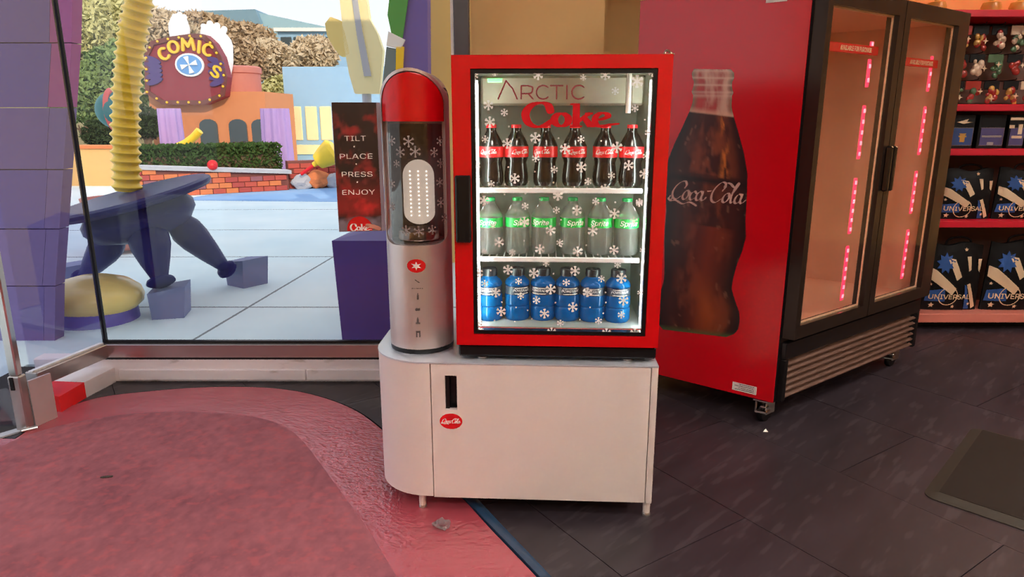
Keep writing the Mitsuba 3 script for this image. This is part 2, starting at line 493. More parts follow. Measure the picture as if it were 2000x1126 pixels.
# sill channels
win = num('window_1'); tag(win, kind='structure')
put(win + '__pane', bx(corner[0] + .01, xr, YW - .003, YW + .003, zs, 3.0), 'm_glass_blue')
scene[win + '__pane'] = mikit.ply(TM([[corner[0] + .006, YW, zs - .01], [xr, YW, zs - .01], [xr, YW, 3.0], [corner[0] + .006, YW, 3.0]], [[0, 1, 2], [0, 2, 3]]), 'm_glass_blue')
zb_s = float(at(400, 697, YW - .03)[2])
put(win + '__sill', bx(corner[0] - .02, xcol0, YW - .042, YW + .035, zb_s, zs, .004), 'm_steel')
put(win + '__sill_gap', bx(corner[0] - .02, xcol0, YW - .034, YW + .03, zb_s - .018, zb_s), 'm_black')
put(win + '__gasket', bx(corner[0], xr, YW - .012, YW + .012, zs, zs + .012), 'm_black')
put(win + '__corner_seal', bx(corner[0] - .014, corner[0] + .006, YW - .008, YW + .012, zs, 3.0), 'm_black')
put(win + '__edge_strip', bx(xr - .01, xr + .006, YW - .04, YW + .02, zs, 3.0), 'm_white')
win2 = num('window_2'); tag(win2, kind='structure')
A, B = gl_far, gl_near
M2 = mat4((A[0], A[1], 0), (gd[0], gd[1], 0), (gn[0], gn[1], 0))
scene[num(win2 + '__pane')] = mikit.ply(xf(TM([[0.008, 0, zs - .01], [gL, 0, zs - .01], [gL, 0, 3.0], [.008, 0, 3.0]], [[0, 1, 2], [0, 2, 3]]), M2), 'm_glass_left')
put(win2 + '__sill', xf(bx(0.03, gL, -.035, .035, zb_s, zs, .004), M2), 'm_steel')
put(win2 + '__gasket', xf(bx(0.03, gL, -.012, .012, zs, zs + .008), M2), 'm_white')
# door stile at the left edge
dw = num('door_1'); tag(dw, kind='structure')
post = gz(52, 838)
ps = float(post[0]) + .005
put(dw + '__stile', bx(ps - .03, ps + .012, post[1] - .02, post[1] + .02, .275, 2.9, .006), 'm_chrome')
put(dw + '__bottom_shoe', bx(ps - .036, ps + .022, post[1] - .026, post[1] + .026, 0.0, .275, .006), 'm_steel')
put(dw + '__latch_slot', bx(ps - .022, ps - .006, post[1] - .030, post[1] - .0255, .21, .272), 'm_black')
put(dw + '__cover_plate', prism([(ps + .028, post[1] + .02), (ps + .062, post[1] + .13), (ps + .05, post[1] + .135), (ps + .016, post[1] + .03)], .0, .235), 'm_silver')
put(dw + '__hinge_pin', tube([(ps + .0, post[1] - .04, .012), (ps + .05, post[1] + .0, .012)], .010), 'm_chrome')
put(dw + '__threshold', prism([(ps + .02, post[1] + .01), (ps - .02, post[1] + .03), (-2.75, 2.55), (-2.70, 2.5)], -.012, .008), 'm_coping')
scene[num(dw + '__pane')] = mikit.ply(TM([[ps - .02, post[1], .02], [ps - 1.1, post[1] - .06, .02], [ps - 1.1, post[1] - .06, 2.9], [ps - .02, post[1], 2.9]], [[0, 1, 2], [0, 2, 3]]), 'm_glass_left')
# walls: post and column to the right of the window, recessed wall behind
put('trim_2', bx(xr + .006, xcol0, YW - .06, YW + .06, 0, 3.0, .004), 'm_dark_post'); tag('trim_2', kind='structure')
struct('wall_column', bx(xcol0, xcol1, 3.80, 5.2, zc * 0 - .01, 3.0), 'm_tan_wall')
YB = 5.08
struct('wall_back', bx(xcol1, 7.0, YB, YB + .12, -.01, 3.0), 'm_tan_wall')
struct('soffit', bx(xcol1, 1.62, 3.96, YB, 2.42, 3.0), 'm_tan_wall')
struct('wall_right', bx(6.9, 7.02, -3.2, YB, -.01, 3.0), 'm_tan_wall')
struct('wall_rear', bx(-2.9, 7.0, -3.32, -3.2, -.01, 3.0), 'm_tan_wall')
struct('wall_left', bx(-3.0, -2.9, -3.2, 0.2, -.01, 3.0), 'm_tan_wall')
struct('ceiling', cat(bx(-3.0, 7.02, -3.32, 3.95, 3.0, 3.1), bx(.3, 7.02, 3.95, YB + .12, 3.0, 3.1)), 'm_white')
struct('upper_storey', cat(bx(-3.0, 7.02, -3.32, 3.95, 3.1, 4.5), bx(.3, 7.02, 3.95, YB + .12, 3.1, 4.5)), 'm_tan_wall', 'upper storey of the shop building')
for i, (x, y, L) in enumerate(CEILING_LIGHTS):
    k = thing('ceiling_light', 'square warm ceiling light panel ' + ('above the cabinet', 'above the entrance mat', 'behind the viewer', 'above the black floor mat', 'in front of the retail shelves', 'by the right wall', 'in the rear of the shop')[i], 'lamp', 'ceiling light panels')
    put(k + '__frame', cat(bx(x - .33, x + .33, y - .33, y - .30, 2.95, 3.0), bx(x - .33, x + .33, y + .30, y + .33, 2.95, 3.0), bx(x - .33, x - .30, y - .30, y + .30, 2.95, 3.0), bx(x + .30, x + .33, y - .30, y + .30, 2.95, 3.0)), 'm_white')
    scene[num(k + '__diffuser')] = {**mikit.ply(TM([[x - .3, y - .3, 2.96], [x + .3, y - .3, 2.96], [x + .3, y + .3, 2.96], [x - .3, y + .3, 2.96]], [[0, 2, 1], [0, 3, 2]]), 'm_white'), 'emitter': emit(WARM, L * 22.0)}

# ------------------------------------------------------------------ white cabinet
TH = -0.0511
ex, ey = np.array([math.cos(TH), math.sin(TH), 0]), np.array([-math.sin(TH), math.cos(TH), 0])
MC = mat4((0.512, 2.288, 0), ex, ey)
ZB, ZT = 0.0676, 0.5987
cab = thing('cabinet', 'white metal cabinet with rounded left end under the drinks cooler', 'cabinet')
RL = 0.20
XL = -1.032


def foot(r, x1=0.0, inset=0.0, y0=0.0):
    a = np.radians(np.linspace(270, 180, 13))
    pts = [(x1 - inset, y0 + inset)] + [(x1 - inset, .52 - inset), (XL + inset, .52 - inset)]
    arc = [(XL + RL + (RL - inset) * math.cos(t), RL + (RL - inset) * math.sin(t)) for t in a]
    return Polygon(pts + arc[::-1])


body = foot(RL)
door_x0, door_x1 = -.806, -.022
slot_x0, slot_x1 = -.768, -.722


def cx_of(u, v):
    p = on(u, v, MC[:3, 3], ey)
    d = p - MC[:3, 3]
    return float(d @ ex), float(p[2])


s0, s1 = cx_of(868.5, 733), cx_of(893, 800)
back = body.difference(sbox(door_x0, -1, door_x1, .022)).difference(sbox(s0[0], -1, s1[0], .08))
put(cab + '__carcass', xf(extr(body.difference(sbox(door_x0, -1, door_x1, .06)), ZT - .005 - ZB - .004), mat4((0, 0, ZB + .004)) if False else MC @ mat4((0, 0, ZB + .004))), 'm_white_panel', smooth=25)
dm = m3.Manifold.cube((door_x1 - door_x0 - .006, .02, ZT - .0055 - ZB)).translate((door_x0 + .003, 0, ZB)) - m3.Manifold.cube((s1[0] - s0[0], .2, s0[1] - s1[1])).translate((s0[0], -.05, s1[1]))
dk = put(cab + '__door', xf(man(dm), MC), 'm_white_panel')
put(dk + '__recessed_handle', xf(cat(bx(s0[0] - .004, s1[0] + .004, .044, .05, s1[1] - .004, s0[1] + .004), bx(s0[0] - .004, s0[0], .02, .05, s1[1] - .004, s0[1] + .004), bx(s1[0], s1[0] + .004, .02, .05, s1[1] - .004, s0[1] + .004),
                                     bx(s0[0] - .004, s1[0] + .004, .02, .05, s1[1] - .008, s1[1] - .004), bx(s0[0] - .004, s1[0] + .004, .02, .05, s0[1] + .004, s0[1] + .008), bx(s0[0], s0[0] + .014, .012, .044, s1[1], s0[1])), MC), 'm_black', 'black recessed door handle')
lc = cx_of(881, 822)
lw, lh = cx_of(903, 822)[0] - lc[0], cx_of(881, 807)[1] - lc[1]
MD = MC @ mat4((lc[0], -.0002, lc[1]), (1, 0, 0), (0, 0, 1), (0, -1, 0))
disc = affinity.scale(Point(0, 0).buffer(1, 24), lw, lh)
put(dk + '__logo_disc', xf(extr(disc, .0012), MD), 'm_logo_red', 'red oval sticker with white Coca-Cola script')
SCRIPT = affinity.translate(coca_script(), -2.05, -.38)
put(dk + '__logo_script', xf(extr(affinity.scale(SCRIPT.buffer(.02), lw * 1.72 / 4.3, lw * 1.72 / 4.3 * 1.0, origin=(0, 0)), .0010), MD @ mat4((0, 0, .0010))), 'm_white', 'white script lettering')
top = foot(RL).buffer(.0015)
put(cab + '__top', xf(extr(top, .005), MC @ mat4((0, 0, ZT - .004))), mat('m_cab_top', (206, 214, 226), 0.22, metal=0.3), 'pale satin metal top', smooth=25)
put(cab + '__right_post', xf(bx(-.020, 0.001, -.001, .05, ZB - .004, ZT - .005, .002), MC), 'm_white_panel')
for (x, y) in ((-.012, .03), (-.855, .04), (XL + .022, .26), (-.012, .48)):
    k = put(cab + '__leg', xf(lathe([(0, .014), (.0135, .014), (.0135, ZB + .02), (0, ZB + .02)], 20), MC @ mat4((x, y, 0))), 'm_white_panel', smooth=40)
    put(k + '__foot', xf(lathe([(0, 0), (.0145, 0), (.0155, .004), (.0155, .010), (.012, .015), (0, .015)], 20), MC @ mat4((x, y, 0))), 'm_steel', 'metal levelling foot', smooth=40)

# ------------------------------------------------------------------ red countertop cooler
FO = np.array([0.5105, 2.305, 0])
MF = mat4(FO, ex, ey)
FZ0, FZ1, FWD = .661, 1.638, .7076
fr = thing('drinks_cooler', 'red countertop cooler with snowflake glass door standing on the white cabinet', 'fridge')


def fx(u, v, back=0.0):
    p = on(u, v, FO + ey * back, ey)
    return float((p - FO) @ ex), float(p[2])


gx0, gz1 = fx(918, 134)
gx1, _ = fx(1286, 134)
_, gz0 = fx(1090, 655)
BD = .50
wt = .035
ck = put(fr + '__body', xf(cat(bx(-FWD + .012, -.012, BD - .03, BD, FZ0, FZ1 - .005), bx(-FWD + .012, -FWD + .012 + wt, .05, BD - .03, FZ0, FZ1 - .005), bx(-.012 - wt, -.012, .05, BD - .03, FZ0, FZ1 - .005),
                               bx(-FWD + .012 + wt, -.012 - wt, .05, BD - .03, FZ0, FZ0 + .05), bx(-FWD + .012 + wt, -.012 - wt, .05, BD - .03, FZ1 - .045, FZ1 - .005)), MF), 'm_red_side', 'red outer case')
ix0, ix1, iz0, iz1 = -FWD + .012 + wt, -.012 - wt, FZ0 + .05, FZ1 - .045
put(ck + '__liner', xf(cat(bx(ix0, ix1, BD - .035, BD - .03, iz0, iz1), bx(ix0, ix0 + .004, .055, BD - .035, iz0, iz1), bx(ix1 - .004, ix1, .055, BD - .035, iz0, iz1), bx(ix0, ix1, .055, BD - .035, iz0, iz0 + .004), bx(ix0, ix1, .055, BD - .035, iz1 - .004, iz1)), MF), 'm_grey_liner', 'grey inner lining')
pz = fx(1100, 206, .30)[1]
put(ck + '__evaporator_cover', xf(bx(ix0 + .02, ix1 - .06, .30, .34, pz, iz1 - .004, .008), MF), 'm_cream_liner', 'cream air panel at the top of the inside')
put(ck + '__evaporator_cover', xf(bx(ix1 - .055, ix1 - .004, .26, .33, pz, iz1 - .004, .008), MF), 'm_cream_liner')
t0, t1 = fx(1229, 160, .12), fx(1229, 221, .12)
put(ck + '__probe_tube', xf(tube([(t0[0], .12, iz1 - .004), (t0[0], .12, t1[1])], .009), MF), mat('m_probe', (236, 232, 216), 0.3), 'pale hanging probe tube')
# door
dr_ = num(fr + '__door')
fm = m3.Manifold.cube((FWD, .05, FZ1 - FZ0)).translate((-FWD, 0, FZ0)) - m3.Manifold.cube((gx1 - gx0, .2, gz1 - gz0)).translate((gx0, -.1, gz0))
put(dr_ + '__frame', xf(man(fm), MF), 'm_red_gloss', 'red door frame')
gk = .014
put(dr_ + '__gasket', xf(man(m3.Manifold.cube((gx1 - gx0 - .002, .03, gz1 - gz0 - .002)).translate((gx0 + .001, .006, gz0 + .001)) - m3.Manifold.cube((gx1 - gx0 - 2 * gk, .2, gz1 - gz0 - 2 * gk)).translate((gx0 + gk, -.1, gz0 + gk))), MF), 'm_black', 'black door gasket')
scene[num(dr_ + '__glass')] = mikit.ply(xf(TM([[gx0, .012, gz0], [gx1, .012, gz0], [gx1, .012, gz1], [gx0, .012, gz1]], [[0, 1, 2], [0, 2, 3]]), MF), 'm_glass')
h0, h1 = fx(888, 343, -.02), fx(920, 474, -.02)
put(dr_ + '__handle', xf(cat(bx(h0[0], h1[0], -.022, .0, h1[1], h0[1], .004), bx(h0[0] + .004, h0[0] + .010, -.028, -.02, h1[1] + .01, h0[1] - .006, .002)), MF), 'm_black', 'black door handle block')
hp = fx(1305, 100, .02)
put(dr_ + '__hinge', xf(cat(tube(smoothpts([(hp[0] - .012, .02, FZ1), (hp[0] - .006, .02, FZ1 + .012), (hp[0] + .006, .03, FZ1 + .010), (hp[0] + .018, .04, FZ1 + .001)], 5), .0035), bx(hp[0] - .016, hp[0] + .02, .012, .05, FZ1, FZ1 + .003)), MF), 'm_chrome', 'small chrome hinge cover')
# printed lettering on the glass (thin films stuck on the glass front)
ZG = .0105


def door_mat(x, z, s=1.0):
    return MF @ mat4((x, ZG, z), (s, 0, 0), (0, 0, s), (0, -1, 0))


a0, a1 = fx(972, 193, ZG), fx(1141, 167, ZG)
sc = a1[1] - a0[1]
wA = (a1[0] - a0[0])
xs = lambda u: fx(u, 190, ZG)[0] - a0[0]
hh = sc
arc = [[(xs(973), 0), (xs(988.5), hh * 1.38), (xs(996), hh * 1.0), (xs(1001), hh * .80), (xs(1010), 0)]]
lines = []
P = arc[0]
for p, q in zip(P[:-1], P[1:]):
    lines.append(LineString([p, q]))
r0, r1 = xs(1018), xs(1041)
lines += [LineString([(r0, 0), (r0, hh), (r0 + .6 * (r1 - r0), hh)]), LineString(smoothpts([(r0 + .55 * (r1 - r0), hh), (r0 + .92 * (r1 - r0), hh * .9), (r1 - .04 * (r1 - r0), hh * .7), (r0 + .85 * (r1 - r0), hh * .46), (r0 + .5 * (r1 - r0), hh * .4), (r0, hh * .4)])), LineString([(r0 + .6 * (r1 - r0), hh * .4), (r1, 0)])]
for u0, u1 in ((1047, 1072), (1116, 1142)):
    c0, c1 = xs(u0), xs(u1)
    m = (c0 + c1) / 2
    w = (c1 - c0) / 2
    lines.append(LineString(ell(m + w * .1, hh / 2, w * 1.05, hh * .52, 45, 315, 16)))
lines += [LineString([(xs(1075), hh), (xs(1099), hh)]), LineString([(xs(1087), 0), (xs(1087), hh)]), LineString([(xs(1107), 0), (xs(1107), hh)])]
arct = unary_union([l.buffer(hh * .055, quad_segs=3) for l in lines])
put(dr_ + '__lettering', xf(extr(arct, .0008), door_mat(a0[0], a0[1])), 'm_arctic', 'dark red thin capitals reading ARCTIC')
c0, c1 = fx(1018, 250, ZG), fx(1212, 198, ZG)
cw = coke_word()
b = cw.bounds
kx, ky = (c1[0] - c0[0]) / (b[2] - b[0]), (c1[1] - c0[1]) / (b[3] - b[1])
put(dr_ + '__lettering', xf(extr(affinity.translate(affinity.scale(cw, kx, ky, origin=(b[0], b[1])), -b[0], -b[1]), .0008), door_mat(c0[0], c0[1])), mat('m_coke_red', (176, 4, 18), 0.6, spec=0.2), 'large red word Coke')
# snowflakes: (u, v, size) where they are stuck
fl1 = [(208, 210, 3), (305, 420, 4), (315, 538, 4.3), (418, 470, 3), (282, 660, 3), (438, 690, 4.2), (638, 650, 4.4), (962, 660, 3), (848, 728, 4.3), (1217, 718, 4.5), (1300, 845, 4), (1410, 905, 4), (1178, 918, 3), (965, 858, 4.3), (772, 875, 3), (640, 795, 3.2), (492, 938, 4.2),
       (325, 978, 3), (215, 845, 4), (1012, 960, 3), (1132, 1010, 3.8), (798, 1060, 4.2), (1066, 1102, 3), (272, 1095, 4), (1375, 1105, 3), (1440, 612, 3), (1425, 780, 3), (1360, 250, 5), (1205, 318, 3), (1345, 440, 3), (1470, 185, 3.5), (1135, 205, 4), (978, 222, 2.5), (658, 205, 4), (352, 190, 2.5), (200, 380, 3), (190, 520, 3)]
fl2 = [(688, 65, 4.2), (918, 103, 3), (803, 158, 4.2), (487, 133, 3), (678, 157, 3), (482, 228, 4.3), (643, 280, 4.3), (900, 284, 4.3), (1033, 178, 4.3), (238, 98, 4), (328, 352, 4.2), (577, 395, 4.2), (808, 408, 4.3), (408, 415, 3), (1030, 400, 4), (698, 355, 3), (615, 480, 3), (382, 520, 4.3), (540, 542, 4.4), (792, 527, 4.2),
       (1052, 490, 3), (1075, 572, 4.5), (953, 576, 3), (738, 598, 3.2), (643, 640, 4.4), (447, 590, 3), (308, 660, 4.2), (460, 680, 3), (556, 706, 3.4), (868, 658, 4.2), (1088, 708, 4.4), (340, 775, 4.2), (605, 788, 4.3), (778, 748, 4.3), (702, 846, 3), (935, 832, 3.2), (1074, 796, 3.2), (202, 540, 4), (202, 845, 3.5), (648, 900, 4), (983, 905, 4), (1157, 908, 4.3),
       (215, 890, 2.6), (1150, 225, 3.6), (1185, 115, 3), (1205, 400, 2.6), (1190, 660, 2.6), (240, 605, 3.2), (200, 680, 2.4), (238, 408, 2.4), (290, 255, 2.4)]
fmesh = mikit.ply(xf(extr(flake(1, .26), .0008), mat4((0, 0, 0))), 'm_flake')
allf = [(870 + u / 3.633, 90 + v / 3.633, s) for u, v, s in fl1] + [(870 + u / 3.128, 360 + v / 3.128, s * 1.0) for u, v, s in fl2]
for u, v, s in allf:
    x, z = fx(u, v, ZG)
    if gx0 + .012 < x < gx1 - .004 and gz0 + .006 < z < gz1 - .004:
        r = s * 2.35 / 590
        scene[num(dr_ + '__snowflake')] = {**fmesh, **W(door_mat(x, z) @ np.diag([r, r, 1, 1]))}
dots = [(450, 570), (650, 176), (898, 178), (1135, 176), (1345, 172), (803, 652), (708, 718), (1105, 672), (635, 890), (446, 858), (235, 930), (422, 980), (766, 968), (915, 998), (1250, 1002), (1415, 522), (1480, 270), (1472, 375), (568, 1046), (420, 1052), (1205, 1107), (670, 1085)]
dots2 = [(1038, 108), (660, 544), (432, 750), (884, 750), (822, 825), (424, 836), (528, 820), (556, 910), (885, 915), (752, 916), (466, 908), (978, 658), (980, 720), (964, 786), (503, 768), (345, 718), (706, 216), (860, 370), (708, 378), (480, 343), (392, 147), (672, 720), (1190, 550), (930, 428), (345, 912), (300, 830), (276, 525), (1078, 920)]
dmesh = mikit.ply(extr(Point(0, 0).buffer(1, 3), .0008), 'm_flake')
for u, v in [(870 + u / 3.633, 90 + v / 3.633) for u, v in dots] + [(870 + u / 3.128, 360 + v / 3.128) for u, v in dots2]:
    x, z = fx(u, v, ZG)
    scene[num(dr_ + '__snow_dot')] = {**dmesh, **W(door_mat(x, z) @ np.diag([.0030, .0030, 1, 1]))}
# lights inside
for xx, nx in ((fx(933, 400, .06)[0], 1), (fx(1262, 400, .06)[0], -1)):
    q = put(ck + '__light_strip', xf(bx(xx - .006, xx + .006, .056, .068, iz0 + .01, iz1 - .03, .002), MF), 'm_white', 'white light strip')
    scene[q]['emitter'] = emit((.80, 1.0, .90), 60.0)
g0, g1 = fx(952, 153, .05), fx(981, 161, .05)
q = put(ck + '__indicator_light', xf(bx(g0[0], g1[0], .048, .052, g1[1], g0[1], .001), MF), 'm_white', 'glowing green indicator light')
scene[q]['emitter'] = emit((.02, 1.0, .10), 5.0)
# shelves
SH = []
for v in (372, 507):
    z = fx(1090, v, .08)[1]
    SH.append(z)
    put(ck + '__shelf', xf(cat(bx(ix0 + .02, ix1 - .02, .078, .088, z - .009, z + .009, .003), *[bx(ix0 + .03 + i * .027, ix0 + .034 + i * .027, .088, .44, z - .003, z + .001) for i in range(21)]), MF), 'm_white', 'white wire shelf with bright front rail')
put(ck + '__base', xf(cat(bx(-FWD + .005, -.004, .012, BD, FZ0 - .046, FZ0 - .002, .006)), MF), 'm_black', 'black base plinth')
for x, y in ((-.62, .05), (-.10, .05), (-.62, .42), (-.10, .42)):
    put(ck + '__foot', xf(lathe([(0, ZT + .002), (.02, ZT + .002), (.02, ZT + .007), (.012, ZT + .010), (.012, FZ0 - .046), (0, FZ0 - .046)], 18), MF @ mat4((x, y, 0))), 'm_steel', smooth=40)

# bottles, each a thing with cap and label
BWIDE = {'cola': 1.42, 'lime': 1.5, 'sport': 1.55}


def bottle_parts(kind, h):
    if kind == 'cola':
        prof = [(0, 0), (.026, 0), (.030, .012), (.031, .035), (.0285, .065), (.027, .085), (.0315, .105), (.0318, .120), (.0315, .142), (.0295, .150), (.024, .168), (.0165, .186), (.0125, .198), (.0125, .208), (0, .208)]
        lab, cap = (.0322, .104, .143), (.0135, .2075, .220)
    elif kind == 'lime':
        prof = [(0, 0), (.028, 0), (.032, .010), (.032, .10), (.0305, .104), (.0325, .108), (.0325, .145), (.029, .160), (.020, .182), (.0135, .196), (.0125, .208), (0, .208)]
        lab, cap = (.0330, .107, .144), (.0135, .2075, .220)
    else:
        prof = [(0, 0), (.030, 0), (.034, .010), (.034, .055), (.0315, .062), (.034, .070), (.034, .108), (.032, .112), (.032, .148), (.034, .152), (.031, .166), (.022, .180), (.0180, .186), (.0180, .196), (0, .196)]
        lab, cap = (.0335, .113, .147), (.0200, .190, .220)
    k = h / .22
    kr = k * BWIDE[kind]
    prof = [(r * kr, z * k) for r, z in prof]
    P = np.array(prof)
    P = np.vstack([P[:2], smoothpts(P[2:-1], 4), P[-1:]])
    body_ = lathe([tuple(q) for q in P], 28)
    lab, cap = (lab[0] * kr / k, lab[1], lab[2]), (cap[0] * kr / k, cap[1], cap[2])
    a = [(lab[0] * k, lab[1] * k), (lab[0] * k, lab[2] * k)]
    lab_ = lathe(a, 28)
    c = [(cap[0] * k, cap[1] * k), (cap[0] * k, cap[2] * k * .985), (cap[0] * k * .93, cap[2] * k), (0, cap[2] * k)]
    return body_, lab_, lathe(c, 24), [x * k for x in lab]


def wrap(shape, r, rot=0.0, zc_=0.0):
    """flat print laid round a cylinder, its middle facing -y"""
    m = extr(shape, .0006)
    v, f = trimesh.remesh.subdivide_to_size(m.vertices, m.faces, .008)
    a = v[:, 0] / r + rot - np.pi / 2
    rr = r + v[:, 2]
    return TM(np.stack([rr * np.cos(a), rr * np.sin(a), v[:, 1] + zc_], 1), f)


def flat_text(s, h, bold=True):
    m = meshkit.text_mesh(s, h, .001, bold)
    return m


def wrap_mesh(m, r, zc_):
    v = np.array(m.vertices)
    v[:, 0] -= (v[:, 0].min() + v[:, 0].max()) / 2
    v[:, 0] += .25 * v[:, 1]
    vv, f = trimesh.remesh.subdivide_to_size(v, m.faces, .010)
    a = vv[:, 0] / r - np.pi / 2
    rr = r + .0004 + vv[:, 2] * .5
    return TM(np.stack([rr * np.cos(a), rr * np.sin(a), vv[:, 1] + zc_], 1), f)


YBOT = .155
rows = [('cola', 'cola_bottle', [960, 1008, 1065, 1122, 1182, 1233], 243, SH[0] + .010, 'm_coke', 'm_lab_red', 'm_cap_red', 'dark cola bottle with red cap and red label on the upper shelf', 'cola bottles on the upper cooler shelf'),
        ('lime', 'lemon_lime_bottle', [958, 1010, 1062, 1118, 1172, 1223], 386, SH[1] + .010, 'm_sprite', 'm_lab_green', 'm_cap_green', 'clear soda bottle with green cap and green label on the middle shelf', 'clear soda bottles on the middle cooler shelf'),
        ('sport', 'sports_drink_bottle', [957, 1010, 1060, 1108, 1157, 1206], 524, iz0 + .0045, 'm_blue_drink', 'm_lab_dark', 'm_cap_black', 'blue sports drink bottle with black cap on the cooler floor', 'blue sports drink bottles on the cooler floor')]
ORD = ['leftmost', 'second from left', 'third from left', 'fourth from left', 'fifth from left', 'rightmost']
for kind, key, us, vt, z0, mb, ml, mc_, lab, grp in rows:
    zt_ = fx(1090, vt, YBOT)[1]
    h = min(zt_ - z0, .215)
    b_, l_, c_, L = bottle_parts(kind, h)
    sb, sl, scp = mikit.ply(b_, mb, smooth=40), mikit.ply(l_, ml, smooth=True), mikit.ply(c_, mc_, smooth=40)
    if kind == 'cola':
        s = L[0] * 1.5 / 4.3
        pm = wrap(affinity.scale(SCRIPT, s, s * .9, origin=(0, 0)), L[0] + .0003, 0, (L[1] + L[2]) / 2)
    elif kind == 'lime':
        pm = wrap_mesh(flat_text('Sprite', (L[2] - L[1]) * .52), L[0], L[1] + (L[2] - L[1]) * .26)
    else:
        pm = cat(wrap_mesh(flat_text('POWERADE', (L[2] - L[1]) * .30), L[0], L[1] + (L[2] - L[1]) * .40), wrap(sbox(-.028, .0, .028, .003), L[0] + .0003, 0, L[1] + .003), wrap(sbox(-.028, .0, .028, .003), L[0] + .0003, 0, L[2] - .006))
    sp = mikit.ply(pm, 'm_white')
    for i, u in enumerate(us):
        x, _ = fx(u, vt + 60, YBOT)
        tw = math.radians([-12, 25, -20, 14, -8, 6][i])
        M = W(MF @ rotz(tw, (x, YBOT + [0, .012, .015, .012, .006, 0][i], z0)))
        k = thing(key, f'{ORD[i]} {lab}', 'bottle', grp)
        scene[k + '__bottle'], scene[k + '__cap'], scene[k + '__label'], scene[k + '__label__print'] = {**sb, **M}, {**scp, **M}, {**sl, **M}, {**sp, **M}

# ------------------------------------------------------------------ slush dispenser on the cabinet
dp = thing('slush_dispenser', 'silver cylindrical dispenser with smoked glass chamber beside the red cooler', 'dispenser')
DX, DY, DRR = -.342, 2.530, .1195
DZ0, DZ1 = ZT + .002, 1.604
MDsp = rotz(TH * .6, (DX, DY, 0))


def tomb(w, z0, z1, r0=0.0):
    """front outline: straight sides, arched top, rounded lower corners"""
    a = np.radians(np.linspace(0, 180, 25))
    pts = [(w * math.cos(t), z1 - w + w * math.sin(t)) for t in a]
    if r0:
        pts += [(-w + r0 + r0 * math.cos(t), z0 + r0 + r0 * math.sin(t)) for t in np.radians(np.linspace(180, 270, 8))]
        pts += [(w - r0 + r0 * math.cos(t), z0 + r0 + r0 * math.sin(t)) for t in np.radians(np.linspace(270, 360, 8))]
    else:
        pts += [(-w, z0), (w, z0)]
    return Polygon(pts)


def mext(poly, y0, y1):
    """extrusion of an x-z outline between y0 and y1"""
    q = m3.CrossSection([np.array(poly.exterior.coords)[:-1]])
    return m3.Manifold.extrude(q, y1 - y0).rotate((90, 0, 0)).translate((0, y1, 0))


cyl = m3.Manifold.cylinder(DZ1 - DZ0 - .018, DRR, DRR, 72).translate((0, 0, DZ0 + .018))
house = cyl ^ mext(tomb(DRR, DZ0, DZ1), -.2, .2)
ZC = 1.004
cham = mext(tomb(.110, ZC, DZ1 - .010, .034), -.3, -.02) + (m3.Manifold.cylinder(.44, .098, .098, 48).translate((0, 0, ZC)))
house = house - cham
put(dp + '__housing', xf(man(house), MDsp), 'm_silver', 'silver metal housing', smooth=35)
put(dp + '__base_ring', xf(lathe([(0, DZ0), (.117, DZ0), (.119, DZ0 + .006), (.119, DZ0 + .0178), (0, DZ0 + .0178)], 48), MDsp), 'm_black', 'black base ring', smooth=40)
# dark inner wall of the chamber
a = np.radians(np.linspace(-8, 188, 33))
v = [[.0965 * math.cos(t), .0965 * math.sin(t), z] for z in (ZC + .001, 1.42) for t in a]
n_ = len(a)
put(dp + '__chamber_wall', xf(TM(v, [[i, i + 1, n_ + i + 1] for i in range(n_ - 1)] + [[i, n_ + i + 1, n_ + i] for i in range(n_ - 1)]), MDsp), 'm_dark_liner', 'dark chamber lining', smooth=True)
put(dp + '__chamber_floor', xf(lathe([(0, ZC), (.0975, ZC), (.0975, ZC + .006), (0, ZC + .006)], 40), MDsp), 'm_dark_liner')


def front_patch(w, z0, z1, r, nx_=24, nz=24, arch=True):
    V, Fc = [], []
    for j in range(nz + 1):
        z = z0 + (z1 - z0) * j / nz
        ww = w
        if arch and z > z1 - w:
            ww = math.sqrt(max(w * w - (z - (z1 - w)) ** 2, 1e-8))
        if arch is None:
            rr = .034
            if z < z0 + rr:
                ww = w - rr + math.sqrt(max(rr * rr - (z0 + rr - z) ** 2, 0))
        for i in range(nx_ + 1):
            x = -ww + 2 * ww * i / nx_
            V.append([x, -math.sqrt(r * r - x * x), z])
    for j in range(nz):
        for i in range(nx_):
            q = j * (nx_ + 1) + i
            Fc += [[q, q + 1, q + nx_ + 2], [q, q + nx_ + 2, q + nx_ + 1]]
    return TM(V, Fc)


put(dp + '__crown_panel', xf(front_patch(.107, 1.43, DZ1 - .013, .1165), MDsp), 'm_red_gloss', 'red arched panel at the top', smooth=True)
put(dp + '__glass', xf(front_patch(.108, ZC + .001, 1.43, .1170, arch=None), MDsp), 'm_glass_smoke', 'smoked glass front', smooth=True)
